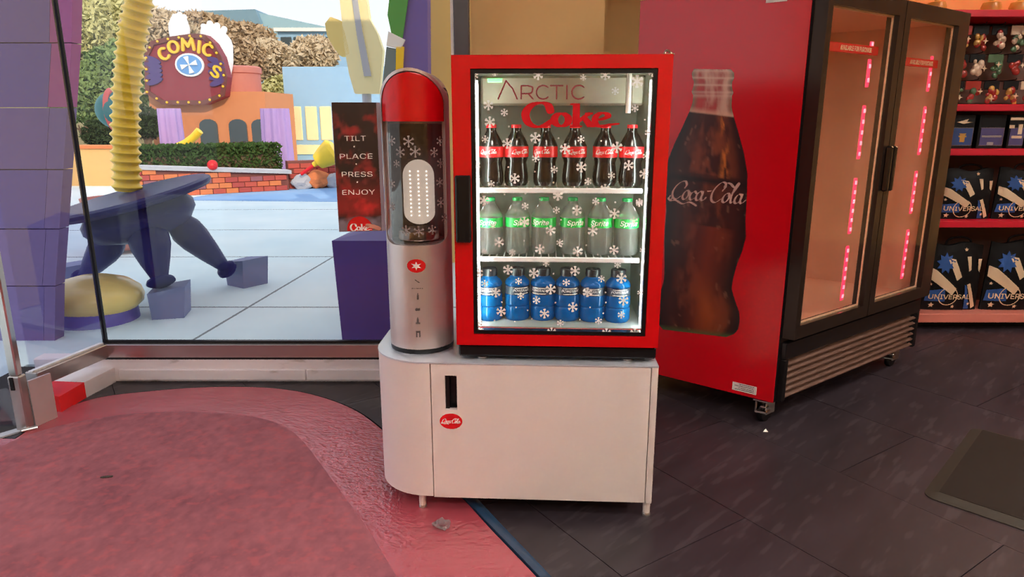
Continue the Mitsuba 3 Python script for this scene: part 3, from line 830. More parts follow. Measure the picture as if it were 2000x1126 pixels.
# lit oval panel inside
zl0, zl1 = at(820, 442, DY - .03)[2], at(820, 313, DY - .03)[2]
wl_ = .057
oval = Polygon([(wl_ * math.cos(t), zl1 - wl_ + wl_ * math.sin(t)) for t in np.radians(np.linspace(0, 180, 15))] + [(wl_ * math.cos(t), zl0 + wl_ * .8 + wl_ * .8 * math.sin(t)) for t in np.radians(np.linspace(180, 360, 15))])
xo = (818 - 818) / 560
Mo = MDsp @ mat4((xo, .03, 0), (1, 0, 0), (0, 0, 1), (0, -1, 0))
lp = put(dp + '__light_panel', xf(extr(oval, .008), Mo), 'm_led_panel', 'pale oval panel with rows of small lights')
scene[lp]['emitter'] = emit((1.0, .93, .80), .55)
bead = lathe([(0, -.002), (.0024, -.001), (.0024, .001), (0, .002)], 8)
beads = []
lm = mikit.ply(bead, 'm_white')
for r_ in range(12):
    for c_ in (-1, 0, 1):
        z = zl1 - .042 - r_ * (zl1 - zl0 - .075) / 11
        q = num(lp + '__bulb')
        scene[q] = {**lm, **W(Mo @ mat4((c_ * .030, z, .009))), 'emitter': emit((1.0, .95, .8), 9.0)}
put(dp + '__cup_ring', xf(cat(lathe([(.066, ZC + .012), (.074, ZC + .012), (.076, ZC + .018), (.076, ZC + .042), (.072, ZC + .046), (.066, ZC + .044), (.066, ZC + .012)], 40), lathe([(0, ZC + .016), (.066, ZC + .016), (.066, ZC + .02), (0, ZC + .02)], 40)), MDsp @ mat4((.004, -.022, 0))), 'm_chrome', 'chrome cup ring', smooth=35)
put(dp + '__ring_shadow_gap', xf(lathe([(0, ZC + .006), (.07, ZC + .006), (.07, ZC + .013), (0, ZC + .013)], 40), MDsp @ mat4((.004, -.018, 0))), 'm_black', smooth=40)
fk = mikit.ply(wrap(flake(.0165, .0035), .0960, np.pi, 0), 'm_flake_dim')
fl = flake(.0165, .0035)
for (u, v, s) in [(800, 276, 1.2), (765, 275, 1), (858, 276, 1), (783, 297, 1.1), (813, 296, 1.2), (848, 298, 1), (775, 320, .8), (859, 320, 1), (858, 358, 1), (860, 398, 1.1), (866, 430, 1.0), (795, 450, 1.1), (820, 452, 1.2), (845, 450, 1.0), (765, 360, .9), (765, 405, .9)]:
    p = on(u, v, (DX, DY - .117, 0), np.array([0, 1.0, 0]))
    x = np.clip(p[0] - DX, -.104, .104)
    put(dp + '__snowflake', xf(wrap(affinity.scale(fl, s, s), .1174, math.asin(x / .1174), p[2]), MDsp), 'm_flake_dim')
badge = on(815, 519, (DX, DY - DRR, 0), np.array([0, 1.0, 0]))
xb = badge[0] - DX
put(dp + '__badge', xf(wrap(affinity.scale(Point(0, 0).buffer(1, 20), .0335, .0245), DRR + .0004, math.asin(xb / DRR), badge[2]), MDsp), 'm_logo_red', 'red oval badge with white snowflake')
put(dp + '__badge_star', xf(wrap(affinity.scale(star(6, .021, .0085), 1.0, .78), DRR + .0012, math.asin(xb / DRR), badge[2]), MDsp), 'm_white', 'white six-pointed star')
icons = [(817, 549, affinity.rotate(sbox(-.010, -.0014, .010, .0014), -35)), (817, 563, unary_union([sbox(-.02 + i * .006, -.0012, -.016 + i * .006, .0012) for i in range(7)])), (818, 579, unary_union([sbox(-.0032, -.011, .0032, .006), sbox(-.0016, .005, .0016, .013)])),
         (818, 604, unary_union([affinity.translate(Point(0, 0).buffer(.0055), -.004, 0), sbox(.001, -.005, .008, .005)])), (818, 626, unary_union([sbox(-.008, -.012, .008, -.006), sbox(-.0035, -.012, .0035, .006), sbox(-.0018, .005, .0018, .012)])),
         (819, 652, sbox(-.0075, -.012, .0075, .012).difference(sbox(-.003, -.012, .003, .005)))]
for u, v, g in icons:
    p = on(u, v, (DX, DY - DRR, 0), np.array([0, 1.0, 0]))
    put(dp + '__icon', xf(wrap(g, DRR + .0003, math.asin((p[0] - DX) / DRR), p[2]), MDsp), 'm_icon')

# ------------------------------------------------------------------ hanging instruction sign
sg = thing('instruction_sign', 'dark red printed sign reading TILT PLACE PRESS ENJOY beside the dispenser', 'sign')
YS = 2.56
bl, br_ = at(663, 452, YS - .01), at(746, 448, YS + .012)
zt_s = float(at(690, 200, YS)[2])
dxs = (br_ - bl)[:2]
ws = float(np.linalg.norm(dxs))
dxs = dxs / ws
MS = mat4((bl[0], bl[1], bl[2]), (dxs[0], dxs[1], 0), (0, 0, 1), (dxs[1], -dxs[0], 0))
hs = zt_s - bl[2]
nx_, nz_ = 30, 90
V = np.array([[ws * i / nx_, hs * j / nz_, 0] for j in range(nz_ + 1) for i in range(nx_ + 1)])
Fq = [[q, q + 1, q + nx_ + 2] for j in range(nz_) for i in range(nx_) for q in [j * (nx_ + 1) + i]] + [[q, q + nx_ + 2, q + nx_ + 1] for j in range(nz_) for i in range(nx_) for q in [j * (nx_ + 1) + i]]
n1 = meshkit.fbm(np.stack([V[:, 0] * 26, V[:, 1] * 22, V[:, 0] * 0], 1), 4, 3)
n2 = meshkit.fbm(np.stack([V[:, 0] * 70, V[:, 1] * 60, V[:, 0] * 0 + 4], 1), 3, 8)
lowq = np.clip((.20 - V[:, 1]) / .10, 0, 1) * np.clip((V[:, 1] - .05) / .03, 0, 1)
t = np.clip((n1 - .56) * 4, 0, 1) * .55 + lowq * .5
colr = np.array(lin(26, 12, 18))[None] * (1 - t[:, None]) + np.array(lin(158, 30, 34))[None] * t[:, None]
g_ = np.clip((.055 - V[:, 1] + .02 * (n2 - .5)) / .02, 0, 1)[:, None] * .8
colr = colr * (1 - g_) + np.array(lin(112, 100, 112))[None] * g_
colr = colr * (.75 + .5 * n2[:, None])
put(sg + '__print', xf(TM(V, Fq), MS @ mat4((0, 0, .0045))), 'm_vertex', 'dark red smoky print', color=colr)
put(sg + '__backing', xf(bx(-.001, ws + .014, 0, hs, -.006, .0042, .001), MS), mat('m_acrylic', (170, 164, 182), 0.25), 'pale acrylic backing')
for v_, s in ((270, 'TILT'), (305, 'PLACE'), (340, 'PRESS'), (375, 'ENJOY')):
    wpx = {270: 42, 305: 64, 340: 60, 375: 64}[v_]
    x0 = {270: 673, 305: 664, 340: 668, 375: 669}[v_]
    pa = on(x0, v_ + 5, MS[:3, 3], MS[:3, 2])
    pb = on(x0 + wpx, v_ + 5, MS[:3, 3], MS[:3, 2])
    tm = meshkit.text_mesh(s, .018, .0006)
    v = np.array(tm.vertices)
    v[:, 0] -= v[:, 0].min()
    v[:, 0] *= np.linalg.norm(pb - pa) / v[:, 0].max()
    lx = float((pa - MS[:3, 3]) @ MS[:3, 0])
    put(sg + '__lettering', xf(TM(v, tm.faces), MS @ mat4((lx, float(pa[2] - bl[2]), .0048))), 'm_flake')
for u, v_ in ((692, 286), (696, 320), (698, 355)):
    p = on(u, v_, MS[:3, 3], MS[:3, 2])
    put(sg + '__dot', xf(extr(Point(0, 0).buffer(.0028, 4), .0006), MS @ mat4((float((p - MS[:3, 3]) @ MS[:3, 0]), float(p[2] - bl[2]), .0048))), 'm_flake')
p = on(703, 446, MS[:3, 3], MS[:3, 2])
lx, lz = float((p - MS[:3, 3]) @ MS[:3, 0]), float(p[2] - bl[2])
dome = affinity.scale(Point(0, 0).buffer(1, 24), .046, .046).intersection(sbox(-1, -lz + .002, 1, 1))
put(sg + '__logo_dome', xf(extr(dome, .0006), MS @ mat4((lx, lz, .0048))), 'm_logo_red', 'red half disc with white word Coke')
kk = affinity.scale(affinity.translate(cw, -1.42, -.5), .026, .026, origin=(0, 0))
put(sg + '__logo_word', xf(extr(affinity.translate(kk, .002, .006), .0005), MS @ mat4((lx, lz, .0055))), 'm_white', 'white word Coke')
put(sg + '__thumb', xf(extr(pen([[(.0, 0), (.02, -.004), (.042, -.012)]], .014, .018), .0005), MS @ mat4((lx + .028, lz + .012, .0062))), mat('m_skin', (206, 140, 120), 0.6), 'printed thumb')

# ------------------------------------------------------------------ tall two-door cooler
TA, TB = 0.6444, 0.8955
ta, tb = np.array([math.cos(TA), math.sin(TA), 0]), np.array([-math.sin(TB), math.cos(TB), 0])
TO = np.array([1.2468, 3.084, 0])
MT = mat4(TO, ta, tb)
DTH_ = -.055
TWD, TD, TZ0, TZ1 = 1.515, .80, .12, 1.985
tn_front = np.array([ta[1], -ta[0], 0])
tn_side = np.array([-tb[1], tb[0], 0]) * 1.0


def ft(u, v, back=0.0):      # on the front plane of the tall cooler: s, z
    p = on(u, v, TO + tb * back, tn_front)
    q = p - TO - tb * back
    return float(q @ ta), float(p[2])


def sd(u, v):                # on its side plane: t, z
    p = on(u, v, TO, tn_side)
    return float((p - TO) @ tb), float(p[2])


TWD = .5 * (ft(1886, 42, DTH_)[0] + ft(1797, 660, -.02)[0])
tc = thing('display_cooler', 'tall red two-door glass display cooler with bottle picture on its side', 'fridge')
wl2 = .05
bz = .50                      # top of the grille
DTH = -.055
lg0, lg1 = ft(1563, 636, DTH), ft(1686, 598, DTH)
rg0, rg1 = ft(1708, 586, DTH), ft(1800, 554, DTH)
bz = max(lg0[1] - .075, .3)
body_ = put(tc + '__case', xf(cat(bx(0, wl2, .03, TD, TZ0, TZ1), bx(TWD - wl2, TWD, .0, TD, TZ0, TZ1), bx(wl2, TWD - wl2, TD - .05, TD, TZ0, TZ1), bx(wl2, TWD - wl2, .0, TD - .05, TZ1 - .06, TZ1), bx(wl2, TWD - wl2, .04, TD - .05, TZ0, bz + .02)), MT), 'm_black', 'black cooler case')
put(tc + '__side_panel', xf(bx(-.004, 0, .0, TD, TZ0, TZ1), MT), 'm_red_side', 'glossy red side panel')
put(tc + '__front_frame', xf(cat(bx(0, wl2, 0, .03, TZ0, TZ1), bx(wl2, TWD - wl2, 0, .04, bz - .01, bz + .025)), MT), 'm_black', 'black front frame')
put(tc + '__lining', xf(cat(bx(wl2, TWD - wl2, TD - .055, TD - .05, bz + .02, TZ1 - .06), bx(wl2, wl2 + .005, .03, TD - .05, bz + .02, TZ1 - .06), bx(TWD - wl2 - .005, TWD - wl2, .03, TD - .05, bz + .02, TZ1 - .06),
                            bx(wl2, TWD - wl2, .03, TD - .05, bz + .02, bz + .03), bx(wl2, TWD - wl2, .03, TD - .05, TZ1 - .07, TZ1 - .06)), MT), 'm_cooler_wall', 'tan metal lining')
mid = (lg1[0] + rg0[0]) / 2
zd0, zd1 = bz + .012, TZ1 - .015
for i, (sa, sb_, ga, gb) in enumerate(((.022, mid - .003, lg0[0], lg1[0]), (mid + .003, TWD - .004, rg0[0], min(rg1[0], TWD - .05)))):
    d = num(tc + '__door')
    zg0, zg1 = lg0[1], TZ1 - .085
    put(d + '__frame', xf(man(m3.Manifold.cube((sb_ - sa, -DTH, zd1 - zd0)).translate((sa, DTH, zd0)) - m3.Manifold.cube((gb - ga, .4, zg1 - zg0)).translate((ga, -.2, zg0))), MT), 'm_bronze', 'dark bronze door frame')
    put(d + '__gasket', xf(man(m3.Manifold.cube((gb - ga + .004, .006, zg1 - zg0 + .004)).translate((ga - .002, -.03, zg0 - .002)) - m3.Manifold.cube((gb - ga - .016, .4, zg1 - zg0 - .016)).translate((ga + .008, -.2, zg0 + .008))), MT), 'm_cream', 'pale inner edge')
    scene[num(d + '__glass')] = mikit.ply(xf(TM([[ga, DTH + .012, zg0], [gb, DTH + .012, zg0], [gb, DTH + .012, zg1], [ga, DTH + .012, zg1]], [[0, 1, 2], [0, 2, 3]]), MT), 'm_glass')
    hz0, hz1 = ft(1728, 372, DTH)[1], ft(1738, 285, DTH)[1]
    hs_ = sb_ - .03 if i == 0 else sa + .006
    put(d + '__handle', xf(bx(hs_, hs_ + .024, DTH - .028, DTH, hz0, hz1, .006), MT), 'm_black_gloss', 'black vertical pull handle')
    # red price rail with lettering
    pr = [ft(1625, 84, .02), ft(1748, 110, .02)] if i == 0 else [ft(1773, 117, .02), ft(1850, 131, .02)]
    zr = (pr[0][1] + pr[1][1]) / 2
    rail = put(tc + '__price_rail', xf(bx(ga + .0, gb - .015, .012, .03, zr - .020, zr + .020, .002), MT), 'm_logo_red', 'red rail with small pale lettering')
    tm = meshkit.text_mesh('AVAILABLE FOR PURCHASE', .020, .0008, True)
    v = np.array(tm.vertices)
    v[:, 0] *= (gb - ga) * .48 / v[:, 0].max()
    put(rail + '__lettering', xf(TM(v, tm.faces), MT @ mat4((ga + (gb - ga) * .38, .0118, zr - .010), (1, 0, 0), (0, 0, 1), (0, -1, 0))), 'm_cream', 'pale capitals')
    # red light strips at the right edge of each opening, in sections
    secs = [(85, 105), (118, 172), (206, 308), (345, 450), (476, 577)] if i == 0 else [(112, 180), (208, 300), (332, 412), (445, 536)]
    u0, u1, va, vb = (1738, 1668, 85, 577) if i == 0 else (1849, 1782, 112, 536)
    for (v0_, v1_) in secs:
        uu = u0 + (u1 - u0) * ((v0_ + v1_) / 2 - va) / (vb - va)
        zz0, zz1 = ft(uu, v1_, .03)[1], ft(uu, v0_, .03)[1]
        st = put(tc + '__light_strip', xf(bx(gb - .055, gb - .030, .03, .036, zz0, zz1, .002), MT), 'm_logo_red', 'glowing red light strip')
        scene[st]['emitter'] = emit((1.0, .03, .08), 2.2)
        nb = max(2, int((zz1 - zz0) / .045))
        bm = mikit.ply(bx(-.009, .009, -.003, 0, -.010, .010, .002), 'm_white')
        for j in range(nb):
            scene[num(st + '__diode')] = {**bm, **W(MT @ mat4((gb - .043, .0296, zz0 + (j + .5) * (zz1 - zz0) / nb))), 'emitter': emit((1.0, .04, .09), 5.0)}
lt = put(tc + '__lamp_tube', xf(bx(wl2 + .006, wl2 + .016, .034, .05, bz + .10, TZ1 - .10, .003), MT), 'm_white', 'warm lamp tube inside the top')
scene[lt]['emitter'] = emit((1.0, .62, .46), 5.5)
# grille
gz1_, gz0_ = bz - .012, TZ0 + .01
put(tc + '__grille_panel', xf(bx(.03, TWD, -.02, .04, gz1_ - .085, gz1_, .004), MT), 'm_black_gloss', 'black band above the grille')
ns = 6
put(tc + '__grille_back', xf(bx(.06, TWD - .03, .03, .039, gz0_, gz1_ - .085), MT), 'm_black')
sh_ = (gz1_ - .09 - gz0_) / ns
slat = lambda z: TM(*[(lambda q: (q.vertices, q.faces))(xf(extr(Polygon([(.004, 0), (.034, .002), (.036, .008), (.008, sh_ * .62), (.004, sh_ * .62)]), TWD - .09), mat4((.06, .02, z), (0, -1, 0), (0, 0, 1), (1, 0, 0))))][0])
for k in range(ns):
    put(tc + '__grille_slat', xf(slat(gz0_ + k * sh_), MT), mat('m_slat', (92, 66, 56), 0.55) if k == 0 else 'm_slat')
for e0 in (.03, TWD - .03):
    put(tc + '__grille_end', xf(bx(e0, e0 + .03, -.02, .04, TZ0, gz1_ - .085, .003), MT), 'm_black')
for s, t in ((.04, .06), (TWD - .10, .06), (.04, TD - .08), (TWD - .10, TD - .08)):
    c = num(tc + '__caster')
    scene[c] = mikit.ply(xf(xf(cat(lathe([(0, -.013), (.040, -.013), (.044, -.008), (.044, .008), (.040, .013), (0, .013)], 24)), mat4((0, 0, .044), (1, 0, 0), (0, 0, 1), (0, -1, 0))), MT @ mat4((s, t, 0))), 'm_black', 40)
    put(c + '__fork', xf(cat(bx(-.045, .045, -.035, .035, TZ0 - .012, TZ0 - .004, .002), bx(-.035, .035, -.030, -.020, .045, TZ0 - .01, .003), bx(-.035, .035, .020, .030, .045, TZ0 - .01, .003), xf(bx(-.07, -.02, -.030, .02, .060, .070, .003), rotz(.2)), bx(-.062, -.03, -.04, -.01, .085, .096, .003)), MT @ mat4((s, t, 0))), 'm_chrome', 'chrome caster fork with brake lever', smooth=30)
# bottle picture on the side panel: a flat print, built on the panel
cl_pts = [(135, 1393, 36), (142, 1394, 41), (152, 1394, 41), (160, 1394, 37), (172, 1393, 38), (180, 1393, 41), (186, 1393, 38), (205, 1392, 38), (225, 1391, 44), (255, 1389, 55), (290, 1386, 68), (330, 1382, 79), (370, 1380, 80), (420, 1380, 77), (453, 1379, 79), (480, 1375, 76), (506, 1370, 71), (535, 1366, 67), (555, 1364, 66), (570, 1364, 70), (584, 1364, 75), (600, 1365, 80), (615, 1365, 81), (632, 1364, 79), (642, 1362, 74), (650, 1358, 62)]
vv = np.array([q[0] for q in cl_pts], float)
vg = np.linspace(135, 650, 150)
cg, wg = np.interp(vg, vv, [q[1] for q in cl_pts]), np.interp(vg, vv, [q[2] for q in cl_pts])
V, Cc = [], []
NB = 40
rngb = np.random.default_rng(4)


def blend(c, d, t):
    return c * (1 - t) + np.array(lin(*d)) * t


for j, v_ in enumerate(vg):
    for i in range(NB + 1):
        e = -1 + 2 * i / NB
        u = cg[j] + e * wg[j]
        vv_ = v_ + e * wg[j] * .12 * (1 if v_ > 200 else .12)
        t_, z_ = sd(u, vv_)
        V.append([-.0048, t_, z_])
        n = float(meshkit.fbm(np.array([[e * 3.2, v_ * .022, 1.0]]), 4, 2)[0])
        n3 = float(meshkit.fbm(np.array([[e * 9, v_ * .05, 5.0]]), 3, 9)[0])
        c = np.array(lin(46, 14, 10))
        if v_ < 222:
            c = blend(np.array(lin(150, 44, 44)), (190, 150, 132), np.clip((n - .42) * 3, 0, 1))
            c = blend(c, (96, 92, 72), np.clip((abs(e) - .72) * 3.5, 0, 1))
            for vr in (139, 152, 166, 181, 188):
                c = blend(c, (206, 176, 160), .55 * math.exp(-((v_ - vr) / 2.2) ** 2))
            c = blend(c, (206, 160, 136), .6 * np.clip((v_ - 212) / 8, 0, 1))
        else:
            amb = np.clip((n - .46) * 4.5, 0, 1) * np.clip(1.25 - abs(e - .1) * 1.4, 0, 1)
            c = blend(c, (118, 52, 26), amb * np.clip(.35 + (v_ - 360) / 420 + .5 * (v_ < 340), .2, 1))
            c = blend(c, (176, 96, 36), .8 * np.exp(-((e - .45 + .0006 * (v_ - 300)) / .10) ** 2) * np.clip((n3 - .45) * 5, 0, 1) * (v_ < 345))
            c = blend(c, (96, 30, 14), .9 * np.clip(1 - abs(e - .15) * 1.6, 0, 1) * (v_ > 440))
            c = blend(c, (128, 54, 18), .7 * np.exp(-((e - .2) / .25) ** 2) * np.exp(-((v_ - 600) / 45) ** 2))
            c = blend(c, (10, 5, 5), .85 * np.clip((abs(e) - .70) * 4, 0, 1))
            c = blend(c, (8, 4, 4), .85 * math.exp(-((v_ - 352) / 6) ** 2))
            if n3 > .78:
                c = blend(c, (150, 110, 84), .2)
            c = blend(c, (60, 74, 40), .7 * np.clip((v_ - 641) / 6, 0, 1))
        Cc.append(c)
Fb = [[q, q + 1, q + NB + 2] for j in range(len(vg) - 1) for i in range(NB) for q in [j * (NB + 1) + i]] + [[q, q + NB + 2, q + NB + 1] for j in range(len(vg) - 1) for i in range(NB) for q in [j * (NB + 1) + i]]
put(tc + '__bottle_print', xf(TM(V, Fb), MT), 'm_vertex', 'printed picture of a dark glass cola bottle', color=np.array(Cc))
q0, q1 = np.array(sd(1304, 402)), np.array(sd(1458, 408))
wS = float(np.linalg.norm(q1 - q0))
st0 = affinity.translate(SCRIPT, 2.05, .38)
b = st0.bounds
ks = abs(q1[0] - q0[0]) / (b[2] - b[0])
hS = sd(1390, 356)[1] - sd(1390, 410)[1]
kz = hS / (b[3] - b[1])
sc_ = affinity.scale(affinity.translate(st0, -b[0], -b[1]), ks, kz, origin=(0, 0))
zbase = (q0[1] + q1[1]) / 2
put(tc + '__script_print', xf(extr(sc_.buffer(-.0012), .0006), MT @ mat4((-.0052, q0[0], zbase), (0, -1, 0), (0, 0, 1), (-1, 0, 0))), mat('m_script', (190, 150, 138), 0.5), 'pale script lettering reading Coca-Cola')
l0, l1 = sd(1432, 747), sd(1478, 771)
put(tc + '__data_label', xf(bx(-.0055, -.004, l1[0], l0[0], l1[1] + .0, l1[1] + .042), MT), 'm_paper', 'small white data label')
for j in range(4):
    put(tc + '__data_label_print', xf(bx(-.006, -.0055, l1[0] + .012, l0[0] - .012 - (j % 2) * .02, l1[1] + .007 + j * .009, l1[1] + .010 + j * .009), MT), 'm_print')
tsz = sd(1520, 4)
put(tc + '__top_label', xf(bx(-.0055, -.004, tsz[0] - .04, tsz[0] + .05, tsz[1], tsz[1] + .05), MT), 'm_paper', 'small white label near the top')
# ------------------------------------------------------------------ retail shelving on the right
YR = 4.62
rx0, rx1 = 2.42, 5.0
rs = thing('shelf_unit', 'red fronted retail shelving with dark back panel beyond the tall cooler', 'shelf')
put(rs + '__back_panel', bx(rx0, rx1, YR + .38, YR + .42, .0, 2.07), 'm_shelf_back', 'dark back panel')
put(rs + '__light_back', bx(rx0, rx1, YR + .36, YR + .40, 2.08, 2.9), 'm_orange_panel', 'orange back panel')
put(rs + '__peg_panel', bx(rx0, rx1, YR + .30, YR + .32, 1.53, 2.03), 'm_peg', 'brown peg panel')
SZ = []
for v_, mm in ((621, 'm_shelf_pink'), (438, 'm_shelf_red'), (297, 'm_shelf_red'), (210, 'm_shelf_red'), (26, 'm_shelf_red')):
    z = float(at(1930, v_, YR)[2])
    SZ.append(z)
    th = .032 if v_ > 500 else .022
    put(rs + '__shelf_board', bx(rx0, rx1, YR, YR + .38, z - th, z + th, .004), mm)
put(rs + '__plinth', bx(rx0, rx1, YR + .10, YR + .14, 0, SZ[0] - .03), 'm_black')
put(rs + '__side_panel', bx(rx0 - .02, rx0, YR, YR + .4, 0, 2.07), 'm_shelf_back')


def tote(u0, u1, vt, vb, zbase_, i, nm, where):
    Y = YR + .06
    x0, x1 = float(at(u0, vb, Y)[0]), float(at(u1, vb, Y)[0])
    z0 = zbase_
    z1 = float(at(u0, vt, Y)[2])
    k = thing('tote_bag', nm, 'bag', 'patterned tote bags on the retail shelves')
    w, h = x1 - x0, z1 - z0
    # soft bag: rounded slab bulging forward
    NXX, NZZ = 14, 14
    gx_, gzv = np.meshgrid(np.linspace(0, 1, NXX + 1), np.linspace(0, 1, NZZ + 1))
    bulge = .05 * (np.sin(np.pi * gx_) * np.sin(np.pi * np.clip(gzv * .9 + .05, 0, 1))) ** .5
    edge = .012 * np.sin(gx_ * 9 + i) * gzv
    fr_ = np.stack([x0 + w * (gx_ * (1 - .06 * gzv) + .03 * gzv), Y + .06 - bulge, z0 + h * gzv + edge], -1).reshape(-1, 3)
    bk = fr_.copy()
    bk[:, 1] = Y + .07
    nf = len(fr_)
    Fq_ = [[q, q + 1, q + NXX + 2] for j in range(NZZ) for ii in range(NXX) for q in [j * (NXX + 1) + ii]] + [[q, q + NXX + 2, q + NXX + 1] for j in range(NZZ) for ii in range(NXX) for q in [j * (NXX + 1) + ii]]
    Fk = [[nf + a_, nf + c_, nf + b_] for a_, b_, c_ in Fq_]
    put(k + '__body', TM(np.vstack([fr_, bk]), Fq_ + Fk), 'm_bag_black', smooth=True)

    def stick(shape, m, off=.004):
        g = affinity.scale(shape, w, h, origin=(0, 0)).intersection(sbox(.01 * w, .02 * h, .99 * w, .97 * h))
        if g.is_empty:
            return
        e_ = extr(g, .0015)
        vv, ff = trimesh.remesh.subdivide_to_size(e_.vertices, e_.faces, .05)
        gx2, gz2 = np.clip(vv[:, 0] / w, 0, 1), np.clip(vv[:, 1] / h, 0, 1)
        bu = .05 * (np.clip(np.sin(np.pi * gx2), 0, 1) * np.sin(np.pi * np.clip(gz2 * .9 + .05, 0, 1))) ** .5
        put(k + '__print', TM(np.stack([x0 + vv[:, 0], Y + .06 - bu - off - vv[:, 2], z0 + vv[:, 1]], 1), ff), m)
    stick(Polygon([(.02, .66), (.14, .62), (.52, .34), (.46, .24), (.02, .50)]), 'm_cream')
    stick(Polygon([(.30, .80), (.44, .78), (.58, .52), (.50, .46)]), 'm_cream')
    stick(Polygon([(.64, .82), (.72, .82), (.74, .62), (.70, .60)]), 'm_cream')
    stick(Polygon([(.86, .78), (.94, .78), (.92, .58), (.88, .62)]), 'm_cream')
    stick(Polygon([(.70, .40), (.76, .42), (.94, .06), (.88, .02)]), 'm_cream')
    stick(Polygon([(.04, .30), (.32, .34), (.36, .14), (.02, .14)]), 'm_bag_blue')
    stick(affinity.translate(affinity.scale(star(9, .16, .10), 1, 1), .28, .72), 'm_bag_blue')
    stick(Polygon([(.66, .40), (.70, .38), (.84, .0), (.74, .0)]), 'm_bag_blue')
    for a_, b_, r_ in ((.14, .08, .055), (.52, .06, .04), (.80, .10, .035), (.08, .40, .03), (.62, .92, .04)):
        s_ = affinity.scale(star(5, r_, r_ * .45), 1, w / h)
        stick(affinity.translate(s_, a_, b_), 'm_cream', .0045)
    # globe ring and word
    ringg = Point(0, 0).buffer(.17, 16).difference(Point(0, 0).buffer(.155, 16))
    stick(affinity.translate(affinity.scale(ringg, 1, w / h), .40, .22), 'm_cream', .0046)
    tm = meshkit.text_mesh('UNIVERSAL', .05, .001, True)
    vx = np.array(tm.vertices)
    sc2 = .74 * w / vx[:, 0].max()
    vx = vx * [sc2, sc2 * .9, 1]
    tx = vx[:, 0] + .06 * w
    bu = .05 * (np.clip(np.sin(np.pi * np.clip(tx / w, 0, 1)), 0, 1) * np.sin(np.pi * np.clip(.2 * .9 + .05, 0, 1))) ** .5
    put(k + '__lettering', TM(np.stack([x0 + tx, Y + .06 - bu - .0075 - vx[:, 2], z0 + .18 * h + vx[:, 1]], 1), tm.faces), 'm_cream', 'cream capitals')
    hx0, hx1 = x0 + w * .28, x0 + w * .72
    put(k + '__handle', tube(smoothpts([(hx0, Y + .055, z1 - .02), (hx0 + .01, Y + .05, z1 + h * .06), ((hx0 + hx1) / 2, Y + .05, z1 + h * .10), (hx1 - .01, Y + .05, z1 + h * .06), (hx1, Y + .055, z1 - .02)], 6), .007, 8), 'm_bag_black')


tote(1838, 1940, 332, 430, SZ[2 - 1] + .022, 0, 'smaller black tote bag with cream rays directly right of the tall cooler', '')
tote(1946, 2050, 330, 430, SZ[1] + .022, 1, 'smaller black tote bag cut off by the right picture edge', '')
tote(1806, 1914, 478, 612, SZ[0] + .032, 2, 'large black tote bag with cream rays on the lowest shelf next to the cooler', '')
tote(1922, 2040, 474, 612, SZ[0] + .032, 3, 'large black tote bag with blue splash on the lowest shelf at the right edge', '')
# boxes on the second shelf
for i, (u0, u1, m_, nm) in enumerate(((1852, 1897, 'm_box_blue', 'black gift box with bright blue label next to the tall cooler'), (1905, 1957, 'm_box_violet', 'black gift box with dark violet front in the middle of its shelf'), (1964, 1996, 'm_box_violet', 'black gift box with pale lettering strip near the right edge'), (2000, 2046, 'm_box_blue', 'black gift box cut off by the right edge'))):
    Y = YR + .05
    x0, x1 = float(at(u0, 290, Y)[0]), float(at(u1, 290, Y)[0])
    z0, z1 = SZ[2] + .022, float(at(u0, 224, Y)[2])
    k = thing('gift_box', nm, 'box', 'gift boxes on the retail shelf')
    put(k + '__carton', bx(x0, x1, Y, Y + .18, z0, z1, .003), 'm_bag_black')
    w, h = x1 - x0, z1 - z0
    put(k + '__window', bx(x0 + w * .10, x1 - w * .06, Y - .003, Y, z0 + h * .10, z0 + h * .60), m_)
    put(k + '__frame_line', cat(bx(x0 + w * .08, x1 - w * .04, Y - .004, Y - .0005, z0 + h * .60, z0 + h * .625), bx(x0 + w * .08, x1 - w * .04, Y - .004, Y - .0005, z0 + h * .08, z0 + h * .105), bx(x1 - w * .06, x1 - w * .035, Y - .004, Y - .0005, z0 + h * .1, z0 + h * .6)), 'm_print')
    if i == 0:
        put(k + '__crest', xf(extr(unary_union([affinity.scale(sbox(-.5, -.5, .5, .5), w * .34, h * .05), affinity.translate(affinity.scale(sbox(-.5, -.5, .5, .5), w * .22, h * .22), 0, -h * .06), affinity.translate(affinity.scale(sbox(-.5, -.5, .5, .5), w * .3, h * .04), 0, h * .07)]), .001), mat4((x0 + w * .52, Y - .0032, z0 + h * .36), (1, 0, 0), (0, 0, 1), (0, -1, 0))), 'm_pack_gold', 'gold crest')
        put(k + '__swoosh', xf(extr(Polygon([(0, 0), (w * .5, h * .10), (w * .44, h * .02), (w * .7, h * .0), (w * .3, -h * .05)]), .001), mat4((x0 + w * .2, Y - .0005, z0 + h * .78), (1, 0, 0), (0, 0, 1), (0, -1, 0))), 'm_cream')
    if i == 1:
        put(k + '__crest', cat(bx(x0 + w * .15, x1 - w * .1, Y - .0045, Y - .003, z0 + h * .33, z0 + h * .39), bx(x0 + w * .38, x0 + w * .62, Y - .0045, Y - .003, z0 + h * .10, z0 + h * .19)), 'm_flake_dim')
    if i == 2:
        put(k + '__lettering', cat(bx(x0 + w * .0, x0 + w * .8, Y - .0045, Y - .0005, z0 + h * .84, z0 + h * .92), bx(x0, x0 + w * .3, Y - .0045, Y - .0005, z0 + h * .60, z0 + h * .70), bx(x0 + w * .55, x0 + w * .8, Y - .0045, Y - .0005, z0 + h * .42, z0 + h * .72), bx(x0 + w * .2, x0 + w * .85, Y - .0045, Y - .0005, z0 + h * .30, z0 + h * .38)), 'm_cream')
